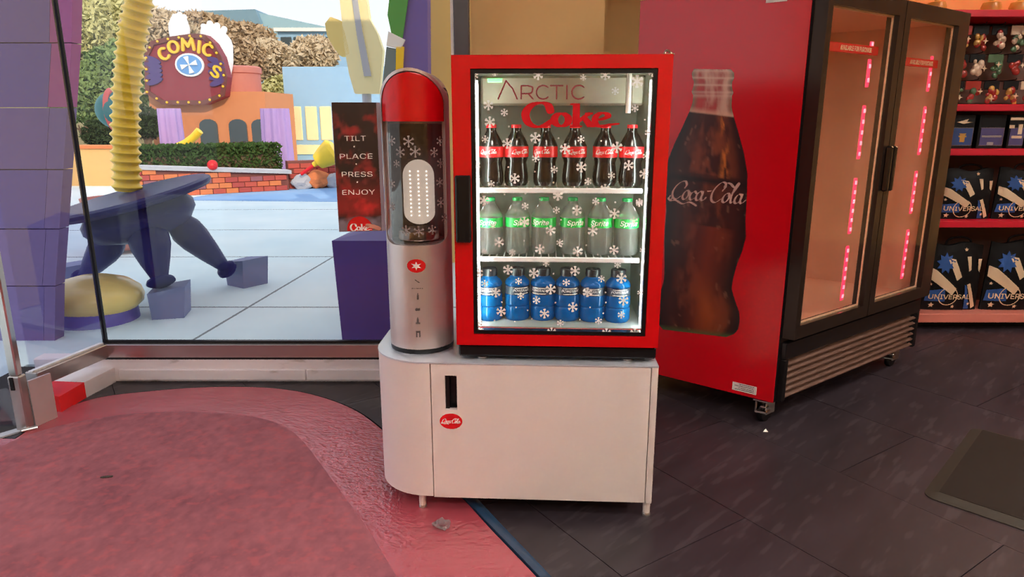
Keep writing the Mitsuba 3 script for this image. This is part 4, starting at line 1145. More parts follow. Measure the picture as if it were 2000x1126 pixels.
# hanging packets on hooks, three rows
rng = random.Random(7)
cols = [1883, 1916, 1952, 1990, 2024]
PM = ['m_pack_red', 'm_pack_gold', 'm_pack_red', 'm_pack_cream', 'm_pack_green']
nm_row = ['top', 'middle', 'bottom']
nm_col = ['nearest the tall cooler', 'second from the tall cooler', 'third from the tall cooler', 'fourth from the tall cooler', 'beyond the right picture edge']
for r_, (vh, vb_) in enumerate(((52, 98), (108, 148), (160, 202))):
    for c_, u in enumerate(cols):
        Y = YR + .10 + .01 * c_
        p = at(u - 8 * r_, vh, Y)
        pb_ = at(u - 8 * r_, vb_, Y)
        h = float(p[2] - pb_[2])
        k = thing('hanging_packet', f'hanging trinket packet in the {nm_row[r_]} row, {nm_col[c_]}', 'packet', 'trinket packets on the peg hooks')
        x, z = float(p[0]), float(p[2])
        m_ = PM[(c_ + r_ * 2) % 5]
        put(k + '__hook', tube(smoothpts([(x - .05, YR + .30, z + .012), (x - .02, Y + .03, z + .008), (x, Y - .04, z + .012), (x + .002, Y - .05, z + .022)], 5), .003, 6), 'm_black')
        put(k + '__card', bx(x - .05, x + .05, Y - .012, Y - .006, z - h * .36, z + .006, .002), 'm_bag_black' if (r_ + c_) % 3 else m_)
        bl_ = []
        for q in range(10):
            s_ = trimesh.creation.icosphere(1, .011 + .012 * rng.random())
            s_.apply_transform(np.diag([1.0, .6, 1.1, 1]))
            s_.vertices += .006 * (meshkit.noise(s_.vertices * 70, q)[:, None] - .5) * s_.vertex_normals
            s_.apply_translation([x + rng.uniform(-.03, .03), Y - .022, z - h * (.34 + .06 * q) + rng.uniform(-.015, .015)])
            bl_.append(s_)
        put(k + '__figure', cat(*bl_[::2]), m_, smooth=True)
        put(k + '__figure', cat(*bl_[1::2]), PM[(c_ + r_ + 1) % 5], smooth=True)
        put(k + '__shine_tag', xf(star(4, .018, .006) and extr(star(4, .02, .007), .002), mat4((x + rng.uniform(-.03, .03), Y - .05, z - h * rng.uniform(.4, .8)), (1, 0, 0), (0, 0, 1), (0, -1, 0))), 'm_cream')
for i, u in enumerate((1830, 1937, 1992)):
    p = at(u, 6, YR + .2)
    put('shelf_ornament', xf(lathe([(0, -.04), (.05, -.03), (.06, 0), (.05, .03), (.015, .04), (.012, .06), (0, .06)], 16), mat4((float(p[0]), YR + .2, SZ[4] + .062))), 'm_pack_gold', ['round gold ornament on the top shelf beside the tall cooler', 'middle round gold ornament on the top shelf', 'round gold ornament on the top shelf at the right edge'][i], 'ornament', 'ornaments on the top shelf', smooth=40)
# light under the top of the shelving
q = put(rs + '__top_light', bx(rx0 + .2, rx1 - .2, YR + .30, YR + .34, 2.55, 2.59), 'm_white', 'warm lamp above the top shelf')
scene[q]['emitter'] = emit((1.0, .62, .36), 14.0)

# ------------------------------------------------------------------ things on the floor
c0, c1 = gz(1800, 968), gz(1892, 844)
c2 = gz(2040, 1050)
d1 = (c1 - c0)[:2] / np.linalg.norm((c1 - c0)[:2])
d2 = (c2 - c0)[:2] / np.linalg.norm((c2 - c0)[:2])
q4 = [c0[:2], c0[:2] + d2 * 1.2, c0[:2] + d2 * 1.2 + d1 * .86, c0[:2] + d1 * .86]
pm_ = Polygon(q4).buffer(-.05).buffer(.05)
fm_ = thing('floor_mat', 'thick black rubber floor mat with sloping border at the right edge', 'mat')
sl = []
ring0, ring1 = np.array(pm_.exterior.coords)[:-1], None
pin = pm_.buffer(-.045)
hullp = np.vstack([np.c_[np.array(pm_.exterior.coords)[:-1], np.full(len(pm_.exterior.coords) - 1, .001)], np.c_[np.array(pm_.exterior.coords)[:-1], np.full(len(pm_.exterior.coords) - 1, .004)], np.c_[np.array(pin.exterior.coords)[:-1], np.full(len(pin.exterior.coords) - 1, .018)]])
put(fm_ + '__sloping_border', man(m3.Manifold.hull_points(hullp)), 'm_mat_edge', smooth=False)
put(fm_ + '__top_surface', xf(extr(pin.buffer(-.002), .002), mat4((0, 0, .0175))), 'm_mat_black')
p = gz(863, 1034)
lit = trimesh.creation.icosphere(3, .026)
lit.vertices *= [1.1, .8, .62]
lit.vertices += .020 * (meshkit.noise(lit.vertices * 90, 3)[:, None] - .5) * lit.vertex_normals
lit.vertices[:, 2] -= lit.vertices[:, 2].min()
put('crumpled_wrapper', xf(lit, mat4((p[0], p[1], .0045))), 'm_clear_plastic', 'crumpled clear plastic wrapper on the red border in front of the cabinet', 'litter')
p = gz(1495, 843)
put('paper_scrap', xf(TM([[-.012, 0, 0], [.012, -.004, 0], [.004, .010, .012], [0, .002, .0]], [[0, 1, 2], [0, 2, 3], [0, 3, 1], [1, 3, 2]]), mat4((p[0], p[1], .001))), 'm_white', 'tiny white paper scrap on the floor below the tall cooler', 'litter')
p = gz(209, 934)
put('dark_leaf', xf(extr(affinity.rotate(affinity.scale(Point(0, 0).buffer(.024, 8), 1, .28), 12), .004), mat4((p[0], p[1], .0065))), 'm_litter', 'small dark leaf lying on the dark red mat', 'litter')

# ================================================================== OUTSIDE
struct('ground', bx(-60, 40, 3.99, 90, -.3, -.02), 'm_pave', 'pale concrete plaza')
struct('ground_entrance', bx(-12, -2.95, -6, 3.99, -.3, -.02), 'm_pave', 'pale concrete outside the entrance')
for Ya, xa, Yb, xb_ in ((5.3, -9, 5.25, 8), (7.2, -14, 7.4, 10), (8.9, -16, 9.3, 10), (11.0, -18, 11.3, 12)):
    d = np.array([xb_ - xa, Yb - Ya]); n = np.array([-d[1], d[0]]) / np.linalg.norm(d) * .02
    put('ground__joint', prism([(xa, Ya), (xb_, Yb), (xb_ + n[0], Yb + n[1]), (xa + n[0], Ya + n[1])], -.03, -.0185), 'm_pave_joint')
for x0_, x1_ in ((-5.5, -6.6), (-2.2, -1.6), (1.5, 3.2)):
    put('ground__joint', prism([(x0_, 4.0), (x0_ + .02, 4.0), (x1_ + .02, 11.2), (x1_, 11.2)], -.03, -.0185), 'm_pave_joint')
put('ground__blue_paving', prism([(-6.0, 12.4), (4, 11.6), (4, 15.5), (-5.5, 14.6)], -.03, -.017), 'm_pave_blue', 'blue painted paving')

# tilted cartoon table
tbk = thing('cartoon_table', 'tilted glossy navy table on splayed turned legs outside the window', 'table')
YT = 5.35
ctr = at(256, 380, YT)
tilt = math.radians(12.5)
MTb = mat4(ctr, (math.cos(tilt), .10, math.sin(tilt)), (-.06, .99, .10), (-math.sin(tilt), -.08, math.cos(tilt)))
put(tbk + '__top', xf(lathe([(0, -.07), (.48, -.07), (.555, -.055), (.575, -.03), (.572, -.01), (.545, .005), (0, .01)], 48), MTb), 'm_navy', smooth=40)
put(tbk + '__apron', xf(lathe([(0, -.34), (.20, -.33), (.34, -.28), (.40, -.20), (.40, -.14), (.34, -.068), (0, -.068)], 36), MTb), 'm_navy', smooth=40)


def axis_mat(p, q):
    p, q = np.asarray(p, float), np.asarray(q, float)
    z = q - p
    L = np.linalg.norm(z)
    z /= L
    x = np.cross([0, 1, 0.2], z)
    x /= np.linalg.norm(x)
    return mat4(p, x, np.cross(z, x), z), L


def turned(p, q, R):
    M, L = axis_mat(p, q)
    return xf(lathe([(0, -.02), (R * .62, -.02), (R * .72, .0), (R * .62, .03), (R * .80, .07), (R, L * .22), (R * .97, L * .36), (R * .72, L * .62), (R * .46, L * .84), (R * .40, L * .90), (R * .66, L * .93), (R * .70, L * .965), (R * .5, L), (0, L)], 24), M)


legs = [((283, 438, 5.20), (316, 555, 4.98), .145), ((338, 425, 5.42), (448, 530, 5.85), .125), ((228, 455, 5.45), (158, 548, 5.75), .125)]
feet = []
for (a, b_, R) in legs:
    put(tbk + '__leg', turned(at(*a), at(*b_), R), 'm_navy', smooth=40)
blk = m3.Manifold.hull_points(np.array([[-.12, -.10, 0], [.10, -.12, 0], [.13, .11, 0], [-.09, .12, 0], [-.13, -.11, .20], [.13, -.13, .24], [.15, .12, .24], [-.10, .13, .21]]))
for (u, v_, ang, sc_f) in ((322, 622, .35, 1.0), (474, 560, -.5, 1.05), (140, 568, .3, 1.0)):
    p = gz(u, v_, -.02)
    put(tbk + '__foot', xf(man(blk), mat4((p[0], p[1] + .1, -.02)) @ rotz(ang) @ np.diag([sc_f, sc_f, sc_f, 1])), 'm_navy_foot', 'grey blue block foot')
# ridged yellow pole rising from the table
pp = smoothpts([at(u, v_, 5.50) for u, v_ in [(249, 372), (246, 300), (245, 240), (248, 170), (256, 90), (268, 20), (280, -60), (300, -160)]], 40)
arcl = np.r_[0, np.cumsum(np.linalg.norm(np.diff(pp, axis=0), axis=1))]
put('ridged_pole', tube(pp, .088 + .022 * np.abs(np.sin(arcl / .066 * np.pi)) ** 3, 24), 'm_yellow', 'tall ridged yellow pole rising from the navy table', 'pole', smooth=60)
# pot, toadstool seat, purple bin
p = gz(213, 374, -.02)
p = at(214, 372, 7.6)
put('planter_pot', xf(lathe([(0, 0), (.20, 0), (.24, .03), (.33, .52), (.34, .56), (.30, .56), (.28, .50), (0, .48)], 28), mat4((at(222, 372, 7.6)[0], 7.6, .02))), 'm_pink_pot', 'dusty pink tapered pot behind the navy table', 'pot', smooth=40)
YM = 4.95
mc = at(186, 584, YM)
ts = thing('toadstool_seat', 'pale yellow domed stool on a purple base outside the window corner', 'stool')
put(ts + '__dome', xf(lathe([(0, -.05), (.27, -.06), (.31, -.02), (.318, .03), (.30, .08), (.23, .135), (.12, .17), (0, .18)], 40), mat4((mc[0] - .0, YM, mc[2]), (1.04, 0, -.03), (0, 1, 0), (.06, 0, 1.0))), 'm_yellow_soft', 'pale yellow glossy dome', smooth=45)
put(ts + '__base', xf(lathe([(0, -.02), (.28, -.02), (.27, .15), (.25, float(mc[2]) - .04), (0, float(mc[2]) - .04)], 32), mat4((mc[0], YM, 0))), 'm_purple_base', 'purple base', smooth=40)
yb = 4.25
b0, b1 = at(648, 470, yb), at(768, 470, yb)
put('purple_bin', man(m3.Manifold.hull_points(np.array([[b0[0] + .03, yb, -.02], [b1[0], yb, -.02], [b1[0], yb + .36, -.02], [b0[0] + .08, yb + .36, -.02], [b0[0], yb, b0[2]], [b1[0], yb, b1[2]], [b1[0], yb + .36, b1[2] + .03], [b0[0] + .10, yb + .36, b1[2] + .03], [b0[0] + .2, yb + .25, b1[2] + .06], [b1[0], yb + .25, b1[2] + .07]]))), 'm_purple_box', 'deep purple box shaped bin outside behind the dispenser', 'bin')
# big purple column at the left
pc = thing('purple_column', 'tall purple block column outside the left window pane', 'column')
YC = 4.45
rr_ = [at(u, v_, YC) for u, v_ in ((145, 0), (119, 400), (103, 630))]
xrz = lambda z: float(np.interp(z, [q[2] for q in rr_][::-1], [q[0] for q in rr_][::-1])) + (.085 * (z - rr_[0][2]) if z > rr_[0][2] else 0) + (.05 * (z - rr_[2][2]) if z < rr_[2][2] else 0)
MCol = mat4((0, YC, 0), (1, 0, 0), (0, 0, 1), (0, -1, 0))
for k in range(7):
    z0_, z1_ = -.02 + k * .38, -.02 + (k + 1) * .38 - .006
    wa, we = .36, .075 + .012 * k
    quad = lambda a_, b_: xf(extr(Polygon([(xrz(z0_) - a_, z0_), (xrz(z0_) - b_, z0_), (xrz(z1_) - b_, z1_), (xrz(z1_) - a_, z1_)]), .10), MCol @ mat4((0, 0, -.10)))
    put(pc + '__block', quad(we + wa, we), 'm_column_a' if k % 2 else 'm_column_b')
    put(pc + '__edge_strip', quad(we - .002, 0), 'm_magenta' if k > 3 else 'm_column_a')
# purple pylon and yellow wall at the right of the view out
pl = thing('painted_pylon', 'slanted purple pylon with green panel outside at the right of the window', 'pylon')
yp = 6.6
g = lambda u, v_: tuple(float(x) for x in at(u, v_, yp)[[0, 2]])
fr_pl = mat4((0, yp, 0), (1, 0, 0), (0, 0, 1), (0, -1, 0))
put(pl + '__shaft', xf(extr(Polygon([g(802, -120), g(834, -120), g(840, 700), g(735, 700)]), .25), fr_pl @ mat4((0, 0, -.25))), 'm_purple_pylon', 'purple shaft')
put(pl + '__panel', xf(extr(Polygon([g(768, -60), g(806, -60), g(786, 80), g(766, 68), g(758, 30)]), .05), fr_pl @ mat4((0, 0, -.02))), 'm_pylon_green', 'green panel')
put(pl + '__panel', xf(extr(Polygon([g(760, 62), g(792, 78), g(784, 96), g(756, 90)]), .06), fr_pl @ mat4((0, 0, -.02))), 'm_white', 'white band')
put(pl + '__panel', xf(extr(Polygon([g(756, 92), g(776, 96), g(782, 240), g(740, 240)]), .05), fr_pl @ mat4((0, 0, -.02))), 'm_pylon_grey', 'grey panel')
put(pl + '__panel', xf(extr(Polygon([g(775, 92), g(790, 92), g(782, 240), g(772, 240)]), .06), fr_pl @ mat4((0, 0, -.02))), 'm_yellow', 'yellow strip')
struct('wall_outside', bx(float(at(829, 60, 7.0)[0]), .6, 7.0, 7.2, -.02, 4.5), 'm_yellow_wall')

# comic marquee sign
cs = thing('comic_sign', 'round-topped dark red marquee sign with yellow letters reading COMIC', 'sign')
YK = 17.6
gk_ = lambda u, v_: tuple(float(x) for x in at(u, v_, YK)[[0, 2]])
frk = mat4((0, YK, 0), (1, 0, 0), (0, 0, 1), (0, -1, 0))
outl = Polygon([gk_(u, v_) for u, v_ in [(288, 108), (300, 84), (330, 77), (380, 70), (400, 72), (415, 86), (430, 112), (440, 150), (436, 185), (400, 200), (320, 200), (290, 180)]]).buffer(.08).buffer(-.03)
put(cs + '__board', xf(extr(outl, .3), frk @ mat4((0, 0, -.3))), 'm_sign_red', 'dark red board')
put(cs + '__rim', xf(extr(outl.difference(outl.buffer(-.10)), .06), frk), 'm_sign_rim', 'brown rim')
for L_, R_ in (((284, 110), (318, 160)), ((408, 112), (440, 160))):
    a_, b_ = gk_(*L_), gk_(*R_)
    sp_ = unary_union([affinity.translate(affinity.rotate(affinity.scale(Point(0, 0).buffer(1, 6), abs(b_[0] - a_[0]) * .6, .07), 10 * (q - 2), origin=(0, 0)), (a_[0] + b_[0]) / 2, a_[1] - .08 - q * .125) for q in range(5)])
    put(cs + '__splash', xf(extr(sp_, .05), frk @ mat4((0, 0, .01))), 'm_sign_purple', 'purple splash')
GL = {'C': [ell(0, 0, .42, .5, 50, 310, 14)], 'O': [ell(0, 0, .42, .5)], 'M': [[(-.5, -.5), (-.4, .5)], [(-.4, .5), (0, -.2)], [(0, -.2), (.4, .5)], [(.4, .5), (.5, -.5)]], 'I': [[(0, -.5), (0, .5)]], 'S': [[(.32, .34), (.1, .5), (-.25, .38), (-.2, .08), (.2, -.1), (.3, -.36), (0, -.5), (-.34, -.34)]]}
for ch, u, v_, rot in (('C', 323, 105, 32), ('O', 341, 92, 16), ('M', 369, 87, 2), ('I', 391, 92, -10), ('C', 409, 98, -24), ('S', 424, 140, -30)):
    o = gk_(u, v_)
    put(cs + '__letter', xf(extr(affinity.scale(pen(GL[ch], .20, .26), .27, .25, origin=(0, 0)), .06), frk @ mat4((o[0], o[1], .02)) @ rotz(math.radians(rot))), 'm_letter_yellow')
o = gk_(372, 127)
put(cs + '__disc', xf(extr(affinity.scale(Point(0, 0).buffer(.345, 24), 1.0, .78), .05), frk @ mat4((o[0], o[1], .01))), 'm_white', 'white oval')
put(cs + '__disc', xf(extr(affinity.scale(Point(0, 0).buffer(.30, 24), 1.0, .76), .03), frk @ mat4((o[0], o[1], .04))), 'm_fan_blue', 'blue oval')
for q in range(4):
    put(cs + '__fan_blade', xf(extr(affinity.rotate(Polygon([(0, 0), (.075, .19), (-.045, .205)]), 90 * q + 20, origin=(0, 0)), .03), frk @ mat4((o[0], o[1], .075))), 'm_white', 'pale fan blade')
bulb = mikit.ply(trimesh.creation.icosphere(1, .032), 'm_letter_yellow')
ex_ = outl.buffer(-.05).exterior
for q in range(22):
    pt = ex_.interpolate(q / 22, normalized=True)
    scene[num(cs + '__bulb')] = {**bulb, **W(frk @ mat4((pt.x, pt.y, .075)))}
# white glove hands above the sign
def glove(key, pts, rad, fingers, Y, label):
    ms = []
    P = [at(u, v_, Y) for u, v_ in pts]
    hulls = []
    sph = lambda c, r: m3.Manifold.sphere(r, 16).translate(tuple(map(float, c)))
    M = None
    for (a_, ra), (b_, rb_) in zip(list(zip(P, rad))[:-1], list(zip(P, rad))[1:]):
        h_ = m3.Manifold.batch_hull([sph(a_, ra), sph(b_, rb_)])
        M = h_ if M is None else M + h_
    for f0, f1, r_ in fingers:
        M = M + m3.Manifold.batch_hull([sph(at(*f0, Y), r_), sph(at(*f1, Y), r_ * .85)])
    put(key, man(M), 'm_glove', label, 'sculpture', 'white sculptures over the comic sign', smooth=50)


glove('white_sculpture', [(354, 172), (352, 84), (350, 55), (350, 42)], [.15, .22, .25, .2], [((342, 45), (341, 32), .075), ((350, 42), (351, 28), .075), ((358, 46), (360, 33), .075)], YK + .9, 'smaller upright white hand sculpture above the comic sign')
glove('white_sculpture', [(430, 172), (433, 122), (428, 88), (412, 66)], [.2, .28, .33, .25], [((404, 62), (398, 52), .09), ((412, 58), (410, 46), .09), ((422, 60), (424, 50), .09), ((432, 68), (438, 57), .09)], YK + .9, 'larger white hand sculpture leaning behind the comic sign')
pt_ = at(468, 166, 19.5)
put('drum_barrel', xf(lathe([(0, 0), (.50, 0), (.56, .02), (.56, .50), (.60, .52), (.60, .66), (.53, .70), (0, .72)], 28), mat4((pt_[0], 19.5, pt_[2] - .22))), 'm_pink_pot', 'dusty pink round tub on the roof beside the comic sign', 'tub', smooth=40)
# brick planter wall with coping, bricks one by one
bw = thing('brick_planter', 'orange and red brick planter with grey coping across the plaza', 'planter')
w0, w1 = gz(255, 388, -.02), gz(566, 371, -.02)
dw_ = (w1 - w0)[:2]
LW = float(np.linalg.norm(dw_))
dw_ = dw_ / LW
nw = np.array([-dw_[1], dw_[0]])
MWl = mat4((w0[0], w0[1], -.02), (dw_[0], dw_[1], 0), (nw[0], nw[1], 0))
htop = lambda s: .53 - .20 * s / LW
put(bw + '__core', xf(man(m3.Manifold.hull_points(np.array([[s, y, z] for s in (0, LW) for y in (.03, .30) for z in (0, htop(s))]))), MWl), 'm_mortar')
rngw = random.Random(3)
BW_, BH_ = .235, .103
bshape = [mikit.ply(bx(.006, BW_ - .006, -.0, .05, .005, BH_ - .005, .006), m_) for m_ in BRICKS]
for r_ in range(6):
    for c_ in range(int(LW / BW_) + 1):
        s = c_ * BW_ - (BW_ / 2 if r_ % 2 else 0)
        if s < 0 or s + BW_ > LW or (r_ + 1) * BH_ > htop(s + BW_) + .02:
            continue
        scene[num(bw + '__brick')] = {**bshape[rngw.randrange(5)], **W(MWl @ mat4((s, -.008 + .006 * rngw.random(), r_ * BH_)))}
put(bw + '__coping', xf(man(m3.Manifold.hull_points(np.array([[s, y, htop(s) + dz] for s in (-.05, LW + .05) for y in (-.05, .36) for dz in (.0, .07)]))), MWl), 'm_coping', 'grey coping')
# second, rubble-strewn red wall to the right
rw = thing('rubble_wall', 'low red brick wall with orange splash beyond the blue paving', 'wall')
v0_, v1_ = gz(566, 369, -.02), gz(700, 363, -.02)
dd = (v1_ - v0_)[:2]; LR = float(np.linalg.norm(dd)); dd /= LR
MR = mat4((v0_[0], v0_[1], -.02), (dd[0], dd[1], 0), (-dd[1], dd[0], 0))
put(rw + '__core', xf(bx(0, LR, .03, .3, 0, .56), MR), 'm_mortar')
for r_ in range(5):
    for c_ in range(int(LR / .24)):
        scene[num(rw + '__brick')] = {**bshape[(1, 4, 1, 0, 4)[rngw.randrange(5)]], **W(MR @ mat4((c_ * .24 + (.1 if r_ % 2 else 0), 0, r_ * BH_)))}
for q in range(5):
    s_ = trimesh.creation.icosphere(2, .16 + .06 * rngw.random())
    s_.vertices *= [1.2, .6, .9]
    s_.vertices += .07 * (meshkit.noise(s_.vertices * 12, q)[:, None] - .5) * s_.vertex_normals
    put(rw + '__rubble', xf(s_, MR @ mat4((.25 + q * .32, -.1, .14 + .05 * (q % 2)))), ('m_coping', 'm_brick_3', 'm_coping', 'm_brick_0', 'm_brick_3')[q])


def foliage(box_lo, box_hi, n, size, seed, shell=None):
    g = np.random.default_rng(seed)
    if shell:
        c = np.array(shell[0]); r = np.array(shell[1])
        d = g.normal(size=(n, 3)); d /= np.linalg.norm(d, axis=1, keepdims=True)
        rad = g.uniform(.35, 1, n) ** .5 * (.75 + .5 * meshkit.fbm(d * 2.2 + seed, 3, seed))
        P = c + d * r * rad[:, None]
    else:
        P = g.uniform(box_lo, box_hi, (n, 3))
    a = g.normal(size=(n, 3)); a /= np.linalg.norm(a, axis=1, keepdims=True)
    b = np.cross(a, g.normal(size=(n, 3))); b /= np.linalg.norm(b, axis=1, keepdims=True)
    s = size * g.uniform(.6, 1.3, (n, 1))
    V = np.stack([P - a * s, P + b * s * .45, P + a * s, P - b * s * .45], 1).reshape(-1, 3)
    i = np.arange(n)[:, None] * 4
    return TM(V, np.vstack([i + [0, 1, 2], i + [0, 2, 3]]))


hd = thing('hedge', 'clipped dark green hedge growing behind the brick planter wall', 'hedge')
put(hd + '__foliage', xf(cat(foliage((.1, .36, .35), (LW, 1.2, .92), 9000, .05, 3)), MWl), 'm_leaf_hedge', kind='stuff')
put(hd + '__stem', xf(bx(.2, LW - .1, .5, 1.1, .0, .7), MWl), 'm_bark')
# figures and props on the hedge
pf = thing('cow_statue', 'black and white animal statue lying on the hedge', 'statue')
S0 = lambda u, v_: at(u, v_, 15.5)
put(pf + '__body', cat(*[xf(trimesh.creation.icosphere(2, 1.0), mat4(S0(u, v_), (a_, 0, 0), (0, .2, 0), (0, 0, c_))) for u, v_, a_, c_ in ((462, 292, .22, .17), (478, 288, .18, .14), (448, 300, .14, .13))]), 'm_black', smooth=True)
put(pf + '__patch', cat(*[xf(trimesh.creation.icosphere(2, 1.0), mat4(S0(u, v_) - [0, .2, 0], (a_, 0, 0), (0, .12, 0), (0, 0, c_))) for u, v_, a_, c_ in ((487, 306, .12, .12), (500, 310, .10, .09), (455, 284, .10, .05))]), 'm_white', smooth=True)
put('tyre', xf(lathe([(.12, -.08), (.26, -.10), (.30, -.05), (.30, .05), (.26, .10), (.12, .08), (.12, -.08)], 28), mat4(at(517, 308, 15.25), (.3, .9, 0), (0, 0, 1), (.9, -.3, 0)) @ np.diag([.8, .9, .8, 1])), 'm_dark_post', 'upright dark tyre at the end of the hedge', 'tyre', smooth=40)
put('red_flower', xf(trimesh.creation.icosphere(1, .10), mat4(at(415, 322, 13.35))), 'm_cap_red', 'small red flower on the front of the hedge', 'flower')
put('yellow_hose', tube(smoothpts([at(u, v_, 15.0) for u, v_ in [(326, 300), (345, 288), (362, 280), (378, 268), (390, 255)]], 8), .085, 12), 'm_yellow', 'thick curved yellow hose behind the hedge', 'hose', smooth=50)
# drapes
for i, (u0, u1, nm) in enumerate(((318, 362, 'lavender draped column behind the yellow hose'), (516, 572, 'lavender draped column near the blue paving'))):
    Y = 16.0
    xa, xb_ = float(at(u0, 300, Y)[0]), float(at(u1, 300, Y)[0])
    a = np.linspace(0, 2 * np.pi, 60, endpoint=False)
    V = []
    for z in np.linspace(-.02, 1.6, 10):
        r = (xb_ - xa) / 2 * (1 + .12 * np.cos(9 * a)) * (1 - .12 * z / 1.6)
        V.append(np.stack([(xa + xb_) / 2 + r * np.cos(a), Y + r * np.sin(a), a * 0 + z], 1))
    V = np.vstack(V); ii = np.arange(60)
    put('draped_column', TM(V, np.vstack([np.vstack([np.stack([k * 60 + ii, k * 60 + (ii + 1) % 60, (k + 1) * 60 + (ii + 1) % 60], 1), np.stack([k * 60 + ii, (k + 1) * 60 + (ii + 1) % 60, (k + 1) * 60 + ii], 1)]) for k in range(9)])), 'm_drape', nm, 'column', smooth=60)
# yellow broom on a red stick
bm_ = thing('yellow_broom', 'yellow bristle broom head on a red stick by the rubble wall', 'broom')
put(bm_ + '__stick', tube([at(588, 340, 14.2), at(622, 316, 14.2)], .035), 'm_cap_red', 'red stick')
Mb_, Lb_ = axis_mat(at(612, 322, 14.2), at(655, 292, 14.2))
put(bm_ + '__head', xf(lathe([(0, 0), (.05, 0), (.06, .08), (.16, .12), (.22, .3), (.27, .5), (.2, .56), (0, .55)], 16), Mb_), 'm_yellow', 'yellow bristles', smooth=40)
# buildings behind
ob = thing('orange_building', 'orange shop front with dark windows behind the hedge', 'building')
Yo = 17.9
oa, oc = float(at(300, 270, Yo)[0]), float(at(524, 270, Yo)[0])
put(ob + '__wall', bx(oa, oc, Yo, Yo + 2.3, -.02, float(at(468, 166, 19.5)[2]) - .22), 'm_orange_build')
for u in (395, 452, 496):
    x = float(at(u, 270, Yo)[0])
    put(ob + '__window', xf(extr(Polygon([(-.22, -.35), (.22, -.35), (.22, .2)] + [(.22 * math.cos(t), .2 + .16 * math.sin(t)) for t in np.radians(np.linspace(10, 170, 8))] + [(-.22, .2)]), .06), mat4((x + .2, Yo + .01, 1.0), (1, 0, 0), (0, 0, 1), (0, -1, 0))), 'm_window_dark')
tb_ = thing('tan_wall', 'tan rendered low wall across the plaza behind the ridged pole', 'wall')
put(tb_ + '__wall', bx(float(at(90, 300, 15)[0]), float(at(330, 300, 15)[0]), 15, 15.4, -.02, float(at(200, 290, 15)[2])), 'm_tan_build')
put(tb_ + '__cap', bx(float(at(90, 300, 15)[0]), float(at(330, 300, 15)[0]), 14.95, 15.5, float(at(200, 290, 15)[2]), float(at(200, 290, 15)[2]) + .06), 'm_brick_3', 'orange cap')
bb = thing('blue_backdrop', 'pale blue painted building with yellow band right of the hedge', 'building')
Yq = 20.6
put(bb + '__wall', bx(float(at(560, 250, Yq)[0]), float(at(800, 250, Yq)[0]), Yq, Yq + 1, -.02, float(at(600, 130, Yq)[2])), 'm_blue_build')
put(bb + '__band', bx(float(at(566, 250, Yq)[0]), float(at(650, 250, Yq)[0]), Yq - .06, Yq, .35, .62), 'm_pale_yellow', 'pale yellow band')
for u in (582, 612, 640):
    x = float(at(u, 280, Yq)[0])
    put(bb + '__panel', bx(x - .17, x + .17, Yq - .05, Yq, .75, 1.7, .02), 'm_pale_yellow')
bl2 = thing('blue_house', 'tall pale blue building behind the brown trees', 'building')
Yz = 30.0
put(bl2 + '__wall', bx(float(at(545, 100, Yz)[0]), float(at(660, 100, Yz)[0]), Yz, Yz + 4, -.02, float(at(560, 62, Yz)[2])), 'm_blue_build')
put(bl2 + '__parapet', bx(float(at(540, 100, Yz)[0]), float(at(665, 100, Yz)[0]), Yz - .2, Yz + 4.2, float(at(560, 62, Yz)[2]), float(at(560, 55, Yz)[2])), 'm_white')
for u in (560, 585, 612, 638):
    for v_ in (90, 125):
        p = at(u, v_, Yz)
        put(bl2 + '__window', bx(p[0] - .22, p[0] + .22, Yz - .05, Yz + .02, p[2] - .35, p[2] + .35, .02), 'm_window_dark')
rh = thing('roof_hall', 'long grey blue hall roof on the skyline behind the trees', 'building')
Yh = 46.0
gh = lambda u, v_: tuple(float(x) for x in at(u, v_, Yh)[[0, 2]])
put(rh + '__roof', xf(extr(Polygon([gh(140, 32), gh(300, 24), gh(498, 18), gh(515, 60), gh(140, 90)]), 6.0), mat4((0, Yh, 0), (1, 0, 0), (0, 0, 1), (0, -1, 0)) @ mat4((0, 0, -6.0))), 'm_roof', 'grey blue roof')
put(rh + '__wing', xf(extr(Polygon([gh(498, 22), gh(640, 52), gh(640, 110), gh(498, 110)]), 5.0), mat4((0, Yh, 0), (1, 0, 0), (0, 0, 1), (0, -1, 0)) @ mat4((0, 0, -5.5))), 'm_teal_build', 'pale teal wing')
put(rh + '__wall', bx(gh(140, 90)[0], gh(640, 90)[0], Yh + .5, Yh + 5, -.02, gh(140, 88)[1]), 'm_teal_build')
# hill
hx = np.linspace(-42, 14, 30)
hy = np.linspace(21, 44, 14)
HV = []
for y in hy:
    for x in hx:
        HV.append([x, y, -.1 + 2.6 * np.clip((y - 21) / 16, 0, 1) * (.7 + .6 * meshkit.fbm(np.array([[x * .16, y * .16, 0]]), 3, 4)[0])])
nxh = len(hx)
put('hill', TM(HV, [[q, q + 1, q + nxh + 1] for j in range(len(hy) - 1) for i in range(nxh - 1) for q in [j * nxh + i]] + [[q, q + nxh + 1, q + nxh] for j in range(len(hy) - 1) for i in range(nxh - 1) for q in [j * nxh + i]]), 'm_hill', kind='structure', smooth=True)
